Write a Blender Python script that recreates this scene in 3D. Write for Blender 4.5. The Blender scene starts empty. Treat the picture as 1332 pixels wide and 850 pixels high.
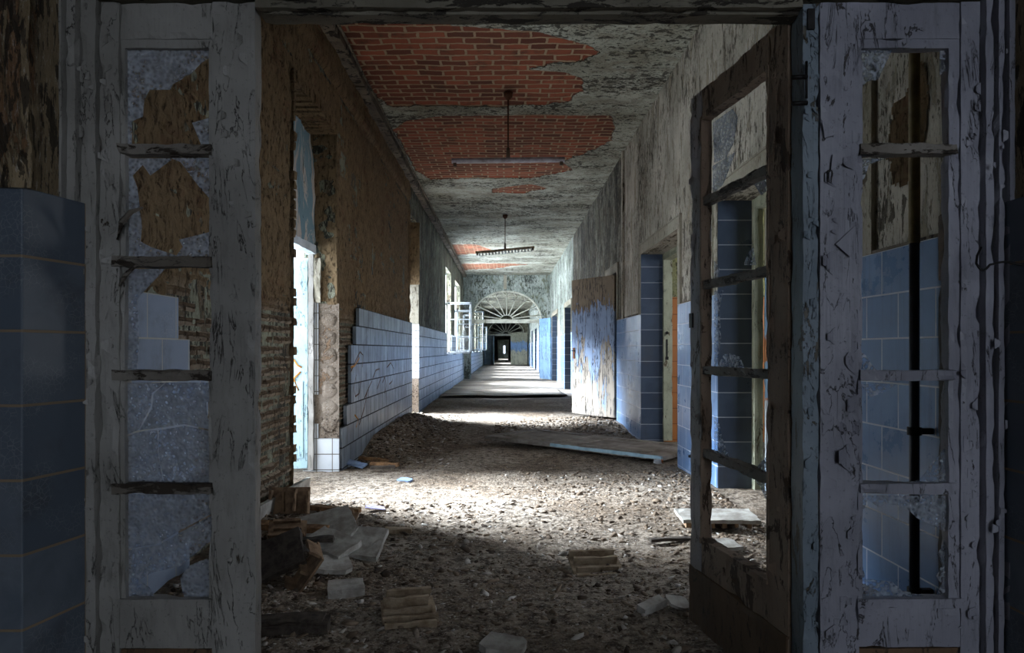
import bpy, bmesh, math, random
import numpy as np
from mathutils import Vector, Matrix, noise as mnoise

random.seed(7)
S = bpy.context.scene
C = S.collection
# ------------------------------------------------------------------ camera numbers
F = 920.0; VX = 657.0; VY = 455.0; CH = 1.15          # focal length in px, vanishing point, eye height
def P(px, py, d):                                     # point of the place at depth d seen at (px,py)
    return ((px - VX) / F * d, d, CH - (py - VY) / F * d)
def FL(px, py, z=0.0):                                # same, on the floor (height z)
    d = (CH - z) * F / (py - VY)
    return ((px - VX) / F * d, d)

# ------------------------------------------------------------------ numpy noise
def _hash(ix, iy, seed):
    n = (ix.astype(np.int64) * 374761393 + iy.astype(np.int64) * 668265263 + seed * 974711) & 0x7fffffff
    n = ((n ^ (n >> 13)) * 1274126177) & 0x7fffffff
    return ((n ^ (n >> 16)) & 0xffff) / 65535.0
def vnoise(u, v, seed=0):
    u = np.asarray(u, float); v = np.asarray(v, float)
    iu = np.floor(u); iv = np.floor(v); fu = u - iu; fv = v - iv
    fu = fu * fu * (3 - 2 * fu); fv = fv * fv * (3 - 2 * fv)
    iu = iu.astype(np.int64); iv = iv.astype(np.int64)
    a = _hash(iu, iv, seed); b = _hash(iu + 1, iv, seed); c = _hash(iu, iv + 1, seed); d = _hash(iu + 1, iv + 1, seed)
    return (a * (1 - fu) + b * fu) * (1 - fv) + (c * (1 - fu) + d * fu) * fv
def fbm(u, v, s=1.0, octv=4, seed=0):
    r = 0; a = 0.5; t = 0
    for k in range(octv):
        r = r + a * vnoise(np.asarray(u) * s, np.asarray(v) * s, seed + k * 17); t += a; a *= .5; s *= 2.03
    return r / t
def sstep(a, b, x):
    t = np.clip((x - a) / (b - a), 0, 1); return t * t * (3 - 2 * t)

# ------------------------------------------------------------------ node helpers
class NT:
    def __init__(s, name):
        s.m = bpy.data.materials.new(name); s.m.use_nodes = True
        s.t = s.m.node_tree; s.t.nodes.clear()
        s.out = s.t.nodes.new('ShaderNodeOutputMaterial')
        s.b = s.t.nodes.new('ShaderNodeBsdfPrincipled')
        s.t.links.new(s.b.outputs[0], s.out.inputs[0])
        s.b.inputs['Roughness'].default_value = .8
    def n(s, ty): return s.t.nodes.new(ty)
    def put(s, sock, v):
        if v is None: return
        if isinstance(v, bpy.types.NodeSocket): s.t.links.new(v, sock)
        else:
            if isinstance(v, tuple) and len(v) == 3 and len(sock.default_value) == 4: v = v + (1,)
            sock.default_value = v
    def uv(s, scale=(1, 1, 1)):
        a = s.n('ShaderNodeTexCoord').outputs['UV']
        return s.mapv(a, scale)
    def ob(s, scale=(1, 1, 1)):
        return s.mapv(s.n('ShaderNodeTexCoord').outputs['Object'], scale)
    def mapv(s, v, scale, loc=(0, 0, 0)):
        m = s.n('ShaderNodeMapping'); s.put(m.inputs['Vector'], v); m.inputs['Scale'].default_value = scale
        m.inputs['Location'].default_value = loc; return m.outputs[0]
    def noise(s, v, sc, det=6, rough=.6, dist=0.0, out=0):
        m = s.n('ShaderNodeTexNoise'); s.put(m.inputs['Vector'], v); m.inputs['Scale'].default_value = sc
        m.inputs['Detail'].default_value = det; m.inputs['Roughness'].default_value = rough
        m.inputs['Distortion'].default_value = dist; return m.outputs[out]
    def vor(s, v, sc, feat='F1', out=0):
        m = s.n('ShaderNodeTexVoronoi'); m.feature = feat; s.put(m.inputs['Vector'], v)
        m.inputs['Scale'].default_value = sc; return m.outputs[out]
    def brick(s, v, w, h, mortar, off=.5, smooth=.2, out='Color', bias=0.0):
        m = s.n('ShaderNodeTexBrick'); s.put(m.inputs['Vector'], v); m.inputs['Scale'].default_value = 1
        m.offset = off; m.squash = 1
        m.inputs['Brick Width'].default_value = w; m.inputs['Row Height'].default_value = h
        m.inputs['Mortar Size'].default_value = mortar; m.inputs['Mortar Smooth'].default_value = smooth
        m.inputs['Bias'].default_value = bias
        m.inputs['Color1'].default_value = (0, 0, 0, 1); m.inputs['Color2'].default_value = (1, 1, 1, 1)
        m.inputs['Mortar'].default_value = (.5, .5, .5, 1)
        return m.outputs['Color'], m.outputs['Fac']
    def step(s, v, a, b):
        m = s.n('ShaderNodeMapRange'); s.put(m.inputs[0], v); m.inputs[1].default_value = a; m.inputs[2].default_value = b
        m.interpolation_type = 'SMOOTHSTEP'; return m.outputs[0]
    def math(s, op, a, b=None):
        m = s.n('ShaderNodeMath'); m.operation = op; s.put(m.inputs[0], a); s.put(m.inputs[1], b); return m.outputs[0]
    def mix(s, f, a, b, mode='MIX'):
        m = s.n('ShaderNodeMix'); m.data_type = 'RGBA'; m.blend_type = mode
        s.put(m.inputs[0], f); s.put(m.inputs[6], a); s.put(m.inputs[7], b); return m.outputs[2]
    def attr(s, name):
        m = s.n('ShaderNodeAttribute'); m.attribute_name = name; return m.outputs['Fac']
    def bump(s, h, dist=.01, st=1.0, prev=None):
        m = s.n('ShaderNodeBump'); s.put(m.inputs['Height'], h); m.inputs['Distance'].default_value = dist
        m.inputs['Strength'].default_value = st
        if prev: s.put(m.inputs['Normal'], prev)
        return m.outputs[0]
    def done(s, col, rough=.85, nor=None, spec=.3):
        s.put(s.b.inputs['Base Color'], col); s.put(s.b.inputs['Roughness'], rough)
        s.b.inputs['Specular IOR Level'].default_value = spec
        if nor is not None: s.put(s.b.inputs['Normal'], nor)
        return s.m

def c8(r, g, b):
    f = lambda x: (x / 255 / 12.92) if x / 255 <= .04045 else ((x / 255 + .055) / 1.055) ** 2.4
    return (f(r), f(g), f(b))

# peeling plaster: base colours + dark flaked spots; stretch = uv scale of the flakes
def m_plaster(name, a, b, dark, under, stretch=(1, 1, 1), amount=.5, bump=.012, sc=1.0):
    t = NT(name); uv = t.uv(); st = t.uv(stretch)
    big = t.noise(uv, 1.3, 4, .55)
    col = t.mix(t.step(big, .35, .65), a, b)
    mid = t.noise(st, 5 * sc, 8, .72, .6)
    fine = t.noise(st, 22 * sc, 8, .75, .3)
    zone = t.step(t.noise(uv, .9, 3, .5), .40, .62)
    und = t.step(mid, .60 - .08 * amount, .63 - .08 * amount)
    col = t.mix(und, col, under)
    streak = t.noise(t.uv((9, .5, 1)), 2.0, 5, .6)
    col = t.mix(t.math('MULTIPLY', t.step(streak, .48, .75), .45), col, dark)
    zn = t.math('MULTIPLY', t.math('SUBTRACT', t.noise(t.uv((1, .5, 1)), 1.6, 5, .6), .5), .5)
    k0 = .60 - .055 * amount
    sp = t.step(t.math('ADD', t.noise(st, 34 * sc, 5, .65, .2), zn), k0, k0 + .025)
    sp2 = t.step(t.math('ADD', t.noise(st, 12 * sc, 6, .62, .4), zn), k0 + .01, k0 + .022)
    ed = t.step(t.math('ABSOLUTE', t.math('SUBTRACT', mid, .60 - .08 * amount)), .012, .003)
    fin2 = t.noise(st, 60 * sc, 6, .8)
    col = t.mix(t.math('MULTIPLY', ed, .55), col, dark)
    col = t.mix(t.math('MULTIPLY', t.step(fin2, .54, .62), .4), col, dark)
    col = t.mix(t.math('MULTIPLY', t.step(fin2, .45, .38), .25), col, (.75, .74, .7))
    col = t.mix(t.math('MULTIPLY', sp, .8), col, dark)
    col = t.mix(t.math('MULTIPLY', sp2, .85), col, dark)
    h = t.math('SUBTRACT', t.math('SUBTRACT', t.math('MULTIPLY', fine, .6), t.math('MULTIPLY', und, .35)), t.math('MULTIPLY', sp2, .5))
    return t.done(col, .9, t.bump(h, bump, 1.0))

def m_tile(name, a, b, grout, w=.27, h=.2, off=.5, mort=.004, streak=0.0, streakc=(.02, .02, .03), rough=.25, dirt=.5, crack=False, loc=(0, 0, 0)):
    t = NT(name); uv = t.mapv(t.n('ShaderNodeTexCoord').outputs['UV'], (1, 1, 1), loc)
    bc, bf = t.brick(uv, w, h, mort, off, .1)
    cl = t.noise(uv, 4, 6, .6, .5)
    col = t.mix(bc, a, b)
    col = t.mix(t.step(cl, .3, .75), col, b, 'MIX')
    d = t.noise(uv, 2.2, 9, .7)
    col = t.mix(t.math('MULTIPLY', t.step(d, .5, .75), dirt), col, (.05, .045, .04))
    if streak:
        sn = t.noise(t.uv((22, 1.6, 1)), 1.0, 6, .7, .3)
        col = t.mix(t.math('MULTIPLY', t.step(sn, .50, .66), streak), col, streakc)
    if crack:
        v = t.vor(t.mapv(uv, (1, 1, 1)), 60, 'DISTANCE_TO_EDGE')
        ck = t.math('MULTIPLY', t.step(v, .06, 0.0), t.step(t.noise(uv, 5, 3, .6), .5, .62))
        col = t.mix(t.math('MULTIPLY', ck, .35), col, (.32, .34, .35))
    rs = t.math('MULTIPLY', t.step(t.noise(uv, 14, 5, .7), .68, .72), t.step(t.noise(uv, 1.7, 2, .5), .52, .6))
    col = t.mix(rs, col, c8(120, 78, 45))
    col = t.mix(bf, col, grout)
    hh = t.math('SUBTRACT', t.math('MULTIPLY', cl, .15), bf)
    r = t.mix(bf, t.math('ADD', t.math('MULTIPLY', d, .5), rough - .15), (.9, .9, .9))
    return t.done(col, r, t.bump(hh, .004, .9), .5)

def m_wood(name, paint, paint2, under, peel=.5, rough=.6, sc=1.0, vert=True):
    t = NT(name); o = t.ob((1, 1, .35) if vert else (.35, 1, 1))
    n1 = t.noise(o, 14 * sc, 9, .72, .5); n2 = t.noise(t.ob(), 3, 4, .5)
    g = t.noise(t.ob((1, 1, .04) if vert else (.04, 1, 1)), 90, 4, .6)
    col = t.mix(t.step(n2, .3, .7), paint, paint2)
    col = t.mix(t.math('MULTIPLY', t.step(t.noise(t.ob((1, 1, .2)), 30, 6, .7), .5, .8), .35), col, (.03, .028, .025))
    un = t.mix(g, under, tuple(x * .45 for x in under))
    th = .66 - .16 * peel
    pk = t.step(n1, th, th + .012)
    col = t.mix(pk, col, un)
    cn = t.noise(t.ob((1, 1, .22) if vert else (.22, 1, 1)), 9 * sc, 9, .62, 1.3)
    ckf = t.math('MULTIPLY', t.step(t.math('ABSOLUTE', t.math('SUBTRACT', cn, .5)), .007, .002), t.step(t.noise(t.ob(), 6, 4, .6), .44, .54))
    col = t.mix(t.math('MULTIPLY', ckf, .85), col, (.02, .018, .016))
    sp = t.step(t.noise(t.ob(), 75 * sc, 6, .75), .58, .66)
    col = t.mix(t.math('MULTIPLY', sp, .55), col, tuple(x * .4 for x in paint2))
    h = t.math('SUBTRACT', t.math('SUBTRACT', t.math('MULTIPLY', g, .35), pk), ckf)
    return t.done(col, rough, t.bump(h, .004, 1.0), .35)

def m_plain(name, col, col2=None, rough=.6, metal=0, sc=20, bump=.003, spec=.4):
    t = NT(name); n = t.noise(t.ob(), sc, 7, .65)
    cc = t.mix(t.step(n, .35, .7), col, col2 or tuple(x * .5 for x in col))
    t.b.inputs['Metallic'].default_value = metal
    return t.done(cc, rough, t.bump(n, bump, .8), spec)

M = {}
# --- ceilings and walls
def m_ceiling():
    t = NT('ceiling_plaster_and_brick'); uv = t.uv()
    st = t.uv((.45, 1, 1))
    big = t.noise(uv, .8, 4, .6)
    col = t.mix(t.step(big, .35, .65), c8(186, 188, 176), c8(146, 146, 132))
    rust = t.step(t.noise(st, 1.6, 6, .7), .56, .70)
    col = t.mix(t.math('MULTIPLY', rust, .5), col, c8(110, 78, 52))
    zone = t.step(t.noise(uv, .7, 3, .6), .34, .56)
    iso = t.uv((.7, 1, 1))
    fl = t.noise(iso, 13, 5, .62, .3); fl2 = t.noise(iso, 38, 5, .65, .2)
    zn = t.math('MULTIPLY', t.math('SUBTRACT', t.noise(t.uv((.5, 1, 1)), 1.5, 5, .6), .5), .55)
    sp = t.step(t.math('ADD', fl, zn), .565, .58); sp2 = t.step(t.math('ADD', fl2, t.math('MULTIPLY', zn, .8)), .56, .585)
    sp3 = t.step(t.math('ABSOLUTE', t.math('SUBTRACT', t.noise(iso, 7, 7, .65, 1.0), .5)), .010, .003)
    col = t.mix(t.math('MULTIPLY', t.step(t.noise(iso, 5, 6, .7), .52, .54), .45), col, c8(120, 112, 96))
    col = t.mix(t.math('MULTIPLY', sp, .8), col, c8(48, 44, 38)); col = t.mix(t.math('MULTIPLY', sp2, .8), col, c8(40, 37, 32)); col = t.mix(t.math('MULTIPLY', sp3, .7), col, c8(36, 34, 30))
    hp = t.math('SUBTRACT', t.math('MULTIPLY', fl2, .5), t.math('MULTIPLY', sp, .6))
    # brick
    wob = t.n('ShaderNodeVectorMath'); wob.operation = 'ADD'; t.put(wob.inputs[0], uv)
    sc = t.n('ShaderNodeVectorMath'); sc.operation = 'SCALE'; t.put(sc.inputs[0], t.noise(uv, 8, 4, .6, 0, 1)); sc.inputs['Scale'].default_value = .045
    t.put(wob.inputs[1], sc.outputs[0])
    bc, bf = t.brick(wob.outputs[0], .262, .128, .016, .4, .35)
    bcol = t.mix(bc, c8(162, 92, 68), c8(98, 58, 46))
    bcol = t.mix(t.step(t.noise(uv, 3.1, 8, .7), .48, .72), bcol, c8(88, 64, 52))
    mort = t.mix(t.noise(uv, 25, 4, .6), c8(190, 164, 134), c8(140, 116, 94))
    bcol = t.mix(bf, bcol, mort)
    wh = t.step(t.noise(t.uv((.4, 1, 1)), 6, 7, .75), .66, .74); bcol = t.mix(t.math('MULTIPLY', wh, .5), bcol, c8(160, 150, 140))
    hb = t.math('SUBTRACT', t.math('MULTIPLY', t.noise(uv, 40, 6, .7), .4), bf)
    s = t.math('ADD', t.attr('sdf'), t.math('MULTIPLY', t.math('SUBTRACT', t.noise(uv, 5, 7, .65), .5), .16))
    k = t.step(s, -.008, .008)
    edge = t.math('MULTIPLY', t.step(s, .045, .0), k)
    col = t.mix(k, col, bcol)
    hh = t.mix(k, hp, t.math('MULTIPLY', hb, .9))
    n = t.bump(hh, .016, 1.0); n = t.bump(t.math('SUBTRACT', 1.0, k), .03, 1.0, n)
    return t.done(col, .92, n, .2)
M['ceiling'] = m_ceiling()

def m_raw(name='raw_brick_wall'):
    # attribute zone: 1 = regular raked courses, 0 = rough ochre rendering over brick
    t = NT(name); uv = t.uv()
    wob = t.n('ShaderNodeVectorMath'); wob.operation = 'ADD'; t.put(wob.inputs[0], uv)
    sc = t.n('ShaderNodeVectorMath'); sc.operation = 'SCALE'; t.put(sc.inputs[0], t.noise(uv, 5, 4, .6, 0, 1)); sc.inputs['Scale'].default_value = .06
    t.put(wob.inputs[1], sc.outputs[0])
    bc, bf = t.brick(wob.outputs[0], .25, .074, .014, .5, .5)
    oc = t.mix(t.noise(uv, 7, 7, .7), c8(172, 148, 114), c8(106, 86, 64))
    rd = t.mix(bc, c8(132, 92, 70), c8(112, 86, 66))
    zone = t.math('MULTIPLY', t.step(t.noise(t.uv((1, .6, 1)), 1.9, 6, .7), .50, .66), .65)
    brk = t.mix(bf, rd, c8(134, 112, 82))
    col = t.mix(zone, oc, brk)
    grey = t.mix(bf, t.mix(bc, c8(178, 162, 142), c8(158, 140, 120)), c8(116, 98, 80))
    col = t.mix(t.attr('zone'), col, grey)
    f = t.noise(t.uv((1, .55, 1)), 26, 9, .78, .5)
    dk = t.step(f, .53, .62)
    col = t.mix(t.math('MULTIPLY', dk, .75), col, c8(40, 29, 20))
    dk2 = t.step(t.noise(t.uv((4, .9, 1)), 7, 8, .75, .5), .51, .60)
    col = t.mix(t.math('MULTIPLY', dk2, .55), col, c8(48, 34, 22))
    lt = t.step(t.noise(uv, 33, 6, .7), .62, .70)
    col = t.mix(t.math('MULTIPLY', lt, .4), col, c8(178, 150, 112))
    h = t.math('SUBTRACT', t.math('SUBTRACT', f, t.math('MULTIPLY', bf, t.math('ADD', t.math('MULTIPLY', zone, .5), t.attr('zone')))), t.math('MULTIPLY', dk, .4))
    return t.done(col, .95, t.bump(h, .05, 1.0), .15)
M['raw'] = m_raw()

def m_lwall():
    # left wall: attribute 'raw' 1 where the render has fallen off
    return None
M['plaster_left'] = m_plaster('peeling_plaster_left', c8(138, 140, 120), c8(104, 104, 88), c8(36, 34, 30), c8(96, 84, 66), (1.6, .5, 1), .9)
M['plaster_right'] = m_plaster('peeling_plaster_right', c8(198, 192, 178), c8(162, 156, 142), c8(66, 60, 50), c8(164, 154, 134), (1.6, .45, 1), .5)
M['plaster_mould'] = m_plaster('mouldy_plaster_right', c8(148, 146, 134), c8(108, 106, 92), c8(30, 28, 25), c8(88, 80, 64), (1.7, .5, 1), 1.25)
M['plaster_far'] = m_plaster('pale_far_plaster', c8(168, 176, 170), c8(124, 134, 126), c8(58, 62, 58), c8(112, 116, 100), (1.2, .6, 1), .7)
M['plaster_foyer'] = m_plaster('stained_foyer_plaster', c8(150, 132, 104), c8(112, 96, 72), c8(44, 38, 30), c8(120, 92, 66), (1.6, .35, 1), .6)
M['plaster_trim'] = m_plaster('smooth_reveal_plaster', c8(168, 163, 148), c8(140, 134, 118), c8(78, 70, 58), c8(128, 118, 96), (1.5, .4, 1), -.4, .005)
M['concrete'] = m_plaster('mortar_bed', c8(140, 128, 116), c8(112, 100, 88), c8(58, 48, 40), c8(120, 98, 78), (1, 1, 1), .1)
M['room_paint'] = m_plaster('olive_room_paint', c8(140, 138, 92), c8(118, 120, 92), c8(60, 60, 44), c8(150, 130, 70), (1, .6, 1), .1)
M['dark_room'] = m_plaster('side_room_plaster', c8(96, 96, 92), c8(72, 72, 68), c8(30, 30, 30), c8(70, 60, 50), (1, .6, 1), .4)

# --- tiles
M['tile_blue'] = m_tile('blue_wall_tile', c8(112, 142, 180), c8(84, 114, 154), c8(196, 200, 208), rough=.22, dirt=.25, streak=.3, streakc=c8(50, 60, 85))
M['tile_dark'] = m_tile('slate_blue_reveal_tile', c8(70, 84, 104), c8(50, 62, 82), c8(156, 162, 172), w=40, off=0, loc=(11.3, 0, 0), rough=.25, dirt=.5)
M['tile_grey'] = m_tile('grey_blue_wall_tile', c8(146, 156, 166), c8(98, 108, 118), c8(34, 34, 36), w=.27, rough=.3, dirt=.7, streak=.95, streakc=c8(58, 60, 66), mort=.007)
M['tile_craze'] = m_tile('crazed_pale_blue_tile', c8(140, 150, 166), c8(112, 124, 142), c8(160, 158, 150), rough=.4, dirt=.6, crack=True)
M['tile_white'] = m_tile('white_wall_tile', c8(206, 210, 214), c8(186, 192, 200), c8(96, 90, 82), w=.15, h=.15, off=0, rough=.22, dirt=.2)
M['tile_foyer'] = m_tile('dark_blue_foyer_tile', c8(112, 120, 130), c8(84, 94, 106), c8(140, 122, 100), w=.30, h=.2, off=0, rough=.42, dirt=.75, crack=True, mort=.004)
M['tile_orange'] = m_tile('orange_room_tile', c8(180, 112, 50), c8(160, 96, 42), c8(110, 62, 28), w=.2, h=.2, off=0, rough=.4, dirt=.1)

# --- woodwork
M['frame'] = m_wood('grey_white_peeling_paint', c8(160, 157, 152), c8(132, 129, 124), c8(82, 72, 60), .12, .5)
M['frame_b'] = m_wood('lilac_grey_peeling_paint', c8(150, 150, 160), c8(122, 122, 132), c8(70, 66, 66), .15, .42)
M['bar'] = m_wood('weathered_glazing_bar_wood', c8(132, 126, 118), c8(98, 90, 80), c8(64, 54, 44), .8, .7, 1.6, False)
M['leafwood'] = m_wood('bare_brown_door_wood', c8(164, 142, 122), c8(132, 110, 92), c8(96, 76, 60), .7, .75)
M['leafwood_grey'] = m_wood('greyed_door_edge_wood', c8(168, 164, 168), c8(136, 128, 124), c8(94, 80, 68), .5, .6)
M['kick'] = m_wood('brown_kick_panel', c8(112, 88, 66), c8(90, 70, 52), c8(46, 36, 30), .2, .8)
M['bluepost'] = m_wood('light_blue_peeling_paint', c8(124, 136, 146), c8(98, 110, 120), c8(96, 90, 78), .45, .5)
M['head'] = m_wood('dark_weathered_beam', c8(132, 126, 112), c8(98, 92, 80), c8(58, 52, 44), .7, .85, 1, False)
M['white_frame'] = m_wood('white_window_paint', c8(214, 222, 228), c8(186, 194, 200), c8(120, 112, 100), .05, .5)
M['cream'] = m_wood('cream_door_frame', c8(160, 162, 140), c8(134, 136, 116), c8(104, 92, 70), .35, .6)
M['paleblue'] = m_wood('pale_blue_door_paint', c8(176, 206, 216), c8(160, 190, 204), c8(222, 226, 214), .1, .5, .5)
M['brownboard'] = m_wood('dark_brown_board', c8(58, 50, 42), c8(44, 38, 34), c8(34, 28, 24), .3, .7)
M['arch'] = m_wood('grey_green_fan_paint', c8(196, 196, 182), c8(168, 168, 154), c8(110, 98, 80), .2, .7)

def m_door_peel(name, blue, wood, top, mode=0):
    t = NT(name); o = t.ob(); st = t.ob((1, 1, .32))
    sep = t.n('ShaderNodeSeparateXYZ'); t.put(sep.inputs[0], o); z = sep.outputs[2]
    n1 = t.noise(st, 6, 8, .7, .6)
    pl = t.noise(t.ob((1, 1, .03)), 30, 3, .5)
    w = t.mix(t.noise(t.ob((1, 1, .1)), 12, 5, .6), wood, tuple(x * .6 for x in wood))
    tp = t.mix(t.noise(t.ob((1, 1, .15)), 8, 5, .6), top, tuple(x * .72 for x in top))
    bl = t.mix(t.noise(o, 5, 5, .6), blue, tuple(x * .72 for x in blue))
    d = t.math('MULTIPLY', t.math('SUBTRACT', n1, .5), 1.7); d2 = t.math('MULTIPLY', t.math('SUBTRACT', t.noise(t.ob((1.2, 1, .22)), 7, 7, .68, .5), .5), 5.5)
    zz = t.math('ADD', z, d)
    if mode == 0:        # wood on top, blue band, bare below
        a = t.step(zz, 1.84, 1.86); b = t.step(t.math('ADD', z, d2), 1.0, .97)
        col = t.mix(b, bl, w); col = t.mix(a, col, tp)
        pk = t.math('MAXIMUM', a, b)
    else:
        a = t.step(zz, 1.72, 1.76); b = t.step(zz, 1.12, 1.06)
        col = t.mix(b, bl, w); col = t.mix(a, col, tp); pk = t.math('MAXIMUM', a, b)
    crk = t.step(t.math('ABSOLUTE', t.math('SUBTRACT', t.noise(t.ob((2, 2, .3)), 8, 7, .65, .8), .5)), .020, .010)
    crk = t.math('MULTIPLY', crk, t.step(t.noise(o, 3, 3, .5), .42, .52))
    col = t.mix(t.math('MULTIPLY', crk, .85), col, c8(34, 36, 42))
    h = t.math('SUBTRACT', t.math('SUBTRACT', t.math('MULTIPLY', pl, .3), pk), crk)
    return t.done(col, .7, t.bump(h, .006, 1.0), .3)
M['door_peel'] = m_door_peel('blue_paint_peeling_off_plank_door', c8(140, 160, 192), c8(160, 148, 134), c8(132, 116, 96))
M['door_yellow'] = m_door_peel('yellow_and_blue_peeling_door', c8(150, 186, 230), c8(226, 224, 196), c8(190, 190, 166), 1)
M['door_bluefar'] = m_door_peel('light_blue_flaking_door', c8(142, 184, 232), c8(150, 190, 232), c8(130, 176, 226), 1)
M['door_slate'] = m_wood('slate_blue_far_door', c8(140, 156, 170), c8(112, 128, 142), c8(70, 76, 84), .3, .6)
def m_orangeblue():
    t = NT('cream_over_blue_and_orange_door'); o = t.ob()
    sep = t.n('ShaderNodeSeparateXYZ'); t.put(sep.inputs[0], o); z = sep.outputs[2]
    n1 = t.noise(t.ob((1, 1, .5)), 6, 7, .65, .4); zz = t.math('ADD', z, t.math('MULTIPLY', t.math('SUBTRACT', n1, .5), .6))
    cr = t.mix(t.noise(t.ob((1, 1, .1)), 10, 5, .6), c8(178, 174, 152), c8(140, 134, 112))
    bl = t.mix(t.noise(o, 6, 5, .6), c8(140, 168, 190), c8(112, 142, 168))
    col = t.mix(t.step(zz, 1.70, 1.72), bl, cr)
    og = t.math('MULTIPLY', t.step(zz, .78, .80), t.step(zz, 1.30, 1.28))
    og = t.math('MULTIPLY', og, t.step(t.noise(t.ob((1, 1, .4)), 4, 3, .5), .44, .46))
    col = t.mix(og, col, c8(176, 116, 74))
    col = t.mix(t.step(zz, .80, .78), col, c8(172, 178, 180))
    crk = t.step(t.noise(t.ob((3, 3, .3)), 8, 8, .75, .6), .62, .635)
    col = t.mix(t.math('MULTIPLY', crk, .8), col, c8(60, 54, 46))
    return t.done(col, .65, t.bump(t.math('SUBTRACT', n1, crk), .004, 1.0), .3)
M['door_orange'] = m_orangeblue()

# --- ground
def m_ground():
    t = NT('dusty_rubble_ground'); uv = t.uv()
    a = t.noise(uv, 1.1, 6, .6); b = t.noise(uv, 14, 9, .75); c = t.noise(uv, 55, 6, .75)
    col = t.mix(t.step(a, .35, .65), c8(158, 146, 132), c8(116, 100, 84))
    col = t.mix(t.step(b, .38, .58), c8(66, 55, 45), col)
    col = t.mix(t.math('MULTIPLY', t.step(c, .52, .66), .7), col, c8(188, 180, 168))
    col = t.mix(t.math('MULTIPLY', t.step(c, .46, .36), .8), col, c8(50, 40, 32))
    v = t.vor(uv, 34, 'F1'); 
    h = t.math('ADD', t.math('MULTIPLY', b, .7), t.math('MULTIPLY', t.math('SUBTRACT', 1.0, v), .5)); h = t.math('ADD', h, t.math('MULTIPLY', c, .3))
    return t.done(col, .95, t.bump(h, .016, 1.0), .15)
M['ground'] = m_ground()
def m_farfloor():
    t = NT('worn_linoleum_and_dust'); uv = t.uv()
    a = t.noise(t.uv((.25, 1, 1)), 1.4, 7, .65); b = t.noise(uv, 18, 8, .75)
    col = t.mix(t.step(a, .38, .62), c8(142, 134, 124), c8(88, 78, 68))
    col = t.mix(t.math('MULTIPLY', t.step(b, .5, .68), .7), col, c8(70, 60, 50))
    return t.done(col, .7, t.bump(t.math('ADD', a, t.math('MULTIPLY', b, .4)), .03, 1.0), .3)
M['farfloor'] = m_farfloor()
def m_stone():
    t = NT('plaster_and_brick_crumbs'); r = t.attr('tone')
    col = t.mix(t.step(r, .0, .5), c8(58, 47, 38), c8(120, 104, 88)); col = t.mix(t.step(r, .75, 1.0), col, c8(186, 180, 172))
    n = t.noise(t.ob(), 60, 5, .7)
    return t.done(t.mix(t.math('MULTIPLY', t.step(n, .5, .7), .4), col, c8(60, 50, 40)), .92, t.bump(n, .004, 1), .2)
M['stone'] = m_stone()
M['clay'] = m_plain('fired_clay', c8(150, 124, 98), c8(98, 78, 62), .9, sc=16, bump=.006, spec=.15)
M['clay_pale'] = m_plain('dusty_pale_clay', c8(164, 148, 126), c8(122, 104, 84), .92, sc=16, bump=.006, spec=.15)
M['slab'] = m_plain('grey_plaster_slab', c8(178, 174, 166), c8(134, 128, 120), .85, sc=12, bump=.005, spec=.2)
M['slab_blue'] = m_plain('broken_blue_tile', c8(150, 172, 205), c8(120, 140, 172), .5, sc=12, spec=.4)
M['oldwood'] = m_plain('splintered_wood', c8(142, 108, 76), c8(88, 66, 48), .85, sc=22, spec=.2)
M['darkwood'] = m_plain('dark_plank_wood', c8(84, 76, 68), c8(54, 47, 42), .85, sc=22, spec=.2)
M['lilac'] = m_plain('lilac_paper', c8(168, 160, 196), c8(140, 134, 170), .7, sc=18)
M['white_scrap'] = m_plain('white_plastic', c8(214, 216, 220), c8(186, 186, 190), .5, sc=18)
M['orange_scrap'] = m_plain('orange_plastic', c8(200, 112, 50), c8(160, 84, 40), .5, sc=18)
M['rust'] = m_plain('rusty_iron', c8(96, 60, 40), c8(54, 36, 28), .7, .5, 30)
M['iron'] = m_plain('dark_iron', c8(40, 38, 38), c8(24, 22, 22), .55, .6, 30)
M['pipe'] = m_plain('dark_painted_pipe', c8(38, 44, 58), c8(26, 30, 40), .5, .1, 12)
M['pipe_olive'] = m_plain('olive_painted_pipe', c8(128, 112, 72), c8(96, 82, 52), .6, 0, 12)
M['enamel'] = m_plain('grey_lilac_enamel', c8(168, 164, 174), c8(120, 112, 116), .4, .1, 10)
M['lamp_rust'] = m_plain('rusty_lamp_tray', c8(96, 80, 66), c8(62, 50, 40), .7, .2, 14)
M['graffiti'] = m_plain('ochre_spray_paint', c8(200, 140, 62), c8(176, 118, 50), .6, sc=30)
M['graffiti_brown'] = m_plain('brown_spray_paint', c8(104, 76, 58), c8(78, 56, 46), .7, sc=30)
M['cornice'] = m_wood('grey_brown_cornice', c8(128, 118, 104), c8(92, 82, 70), c8(52, 44, 36), .7, .85, .7)
def m_fallen():
    t = NT('dusty_fallen_door'); o = t.ob()
    n = t.noise(o, 4, 8, .7); g = t.noise(t.ob((.1, 1, 1)), 22, 5, .6)
    col = t.mix(t.step(n, .35, .65), c8(134, 128, 122), c8(96, 88, 80)); col = t.mix(t.math('MULTIPLY', t.step(g, .5, .7), .5), col, c8(66, 58, 52))
    return t.done(col, .75, t.bump(t.math('ADD', n, g), .006, 1), .3)
M['fallen'] = m_fallen()
M['edgeblue'] = m_plain('light_blue_door_edge', c8(140, 168, 182), c8(112, 140, 154), .6, sc=12)

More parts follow.
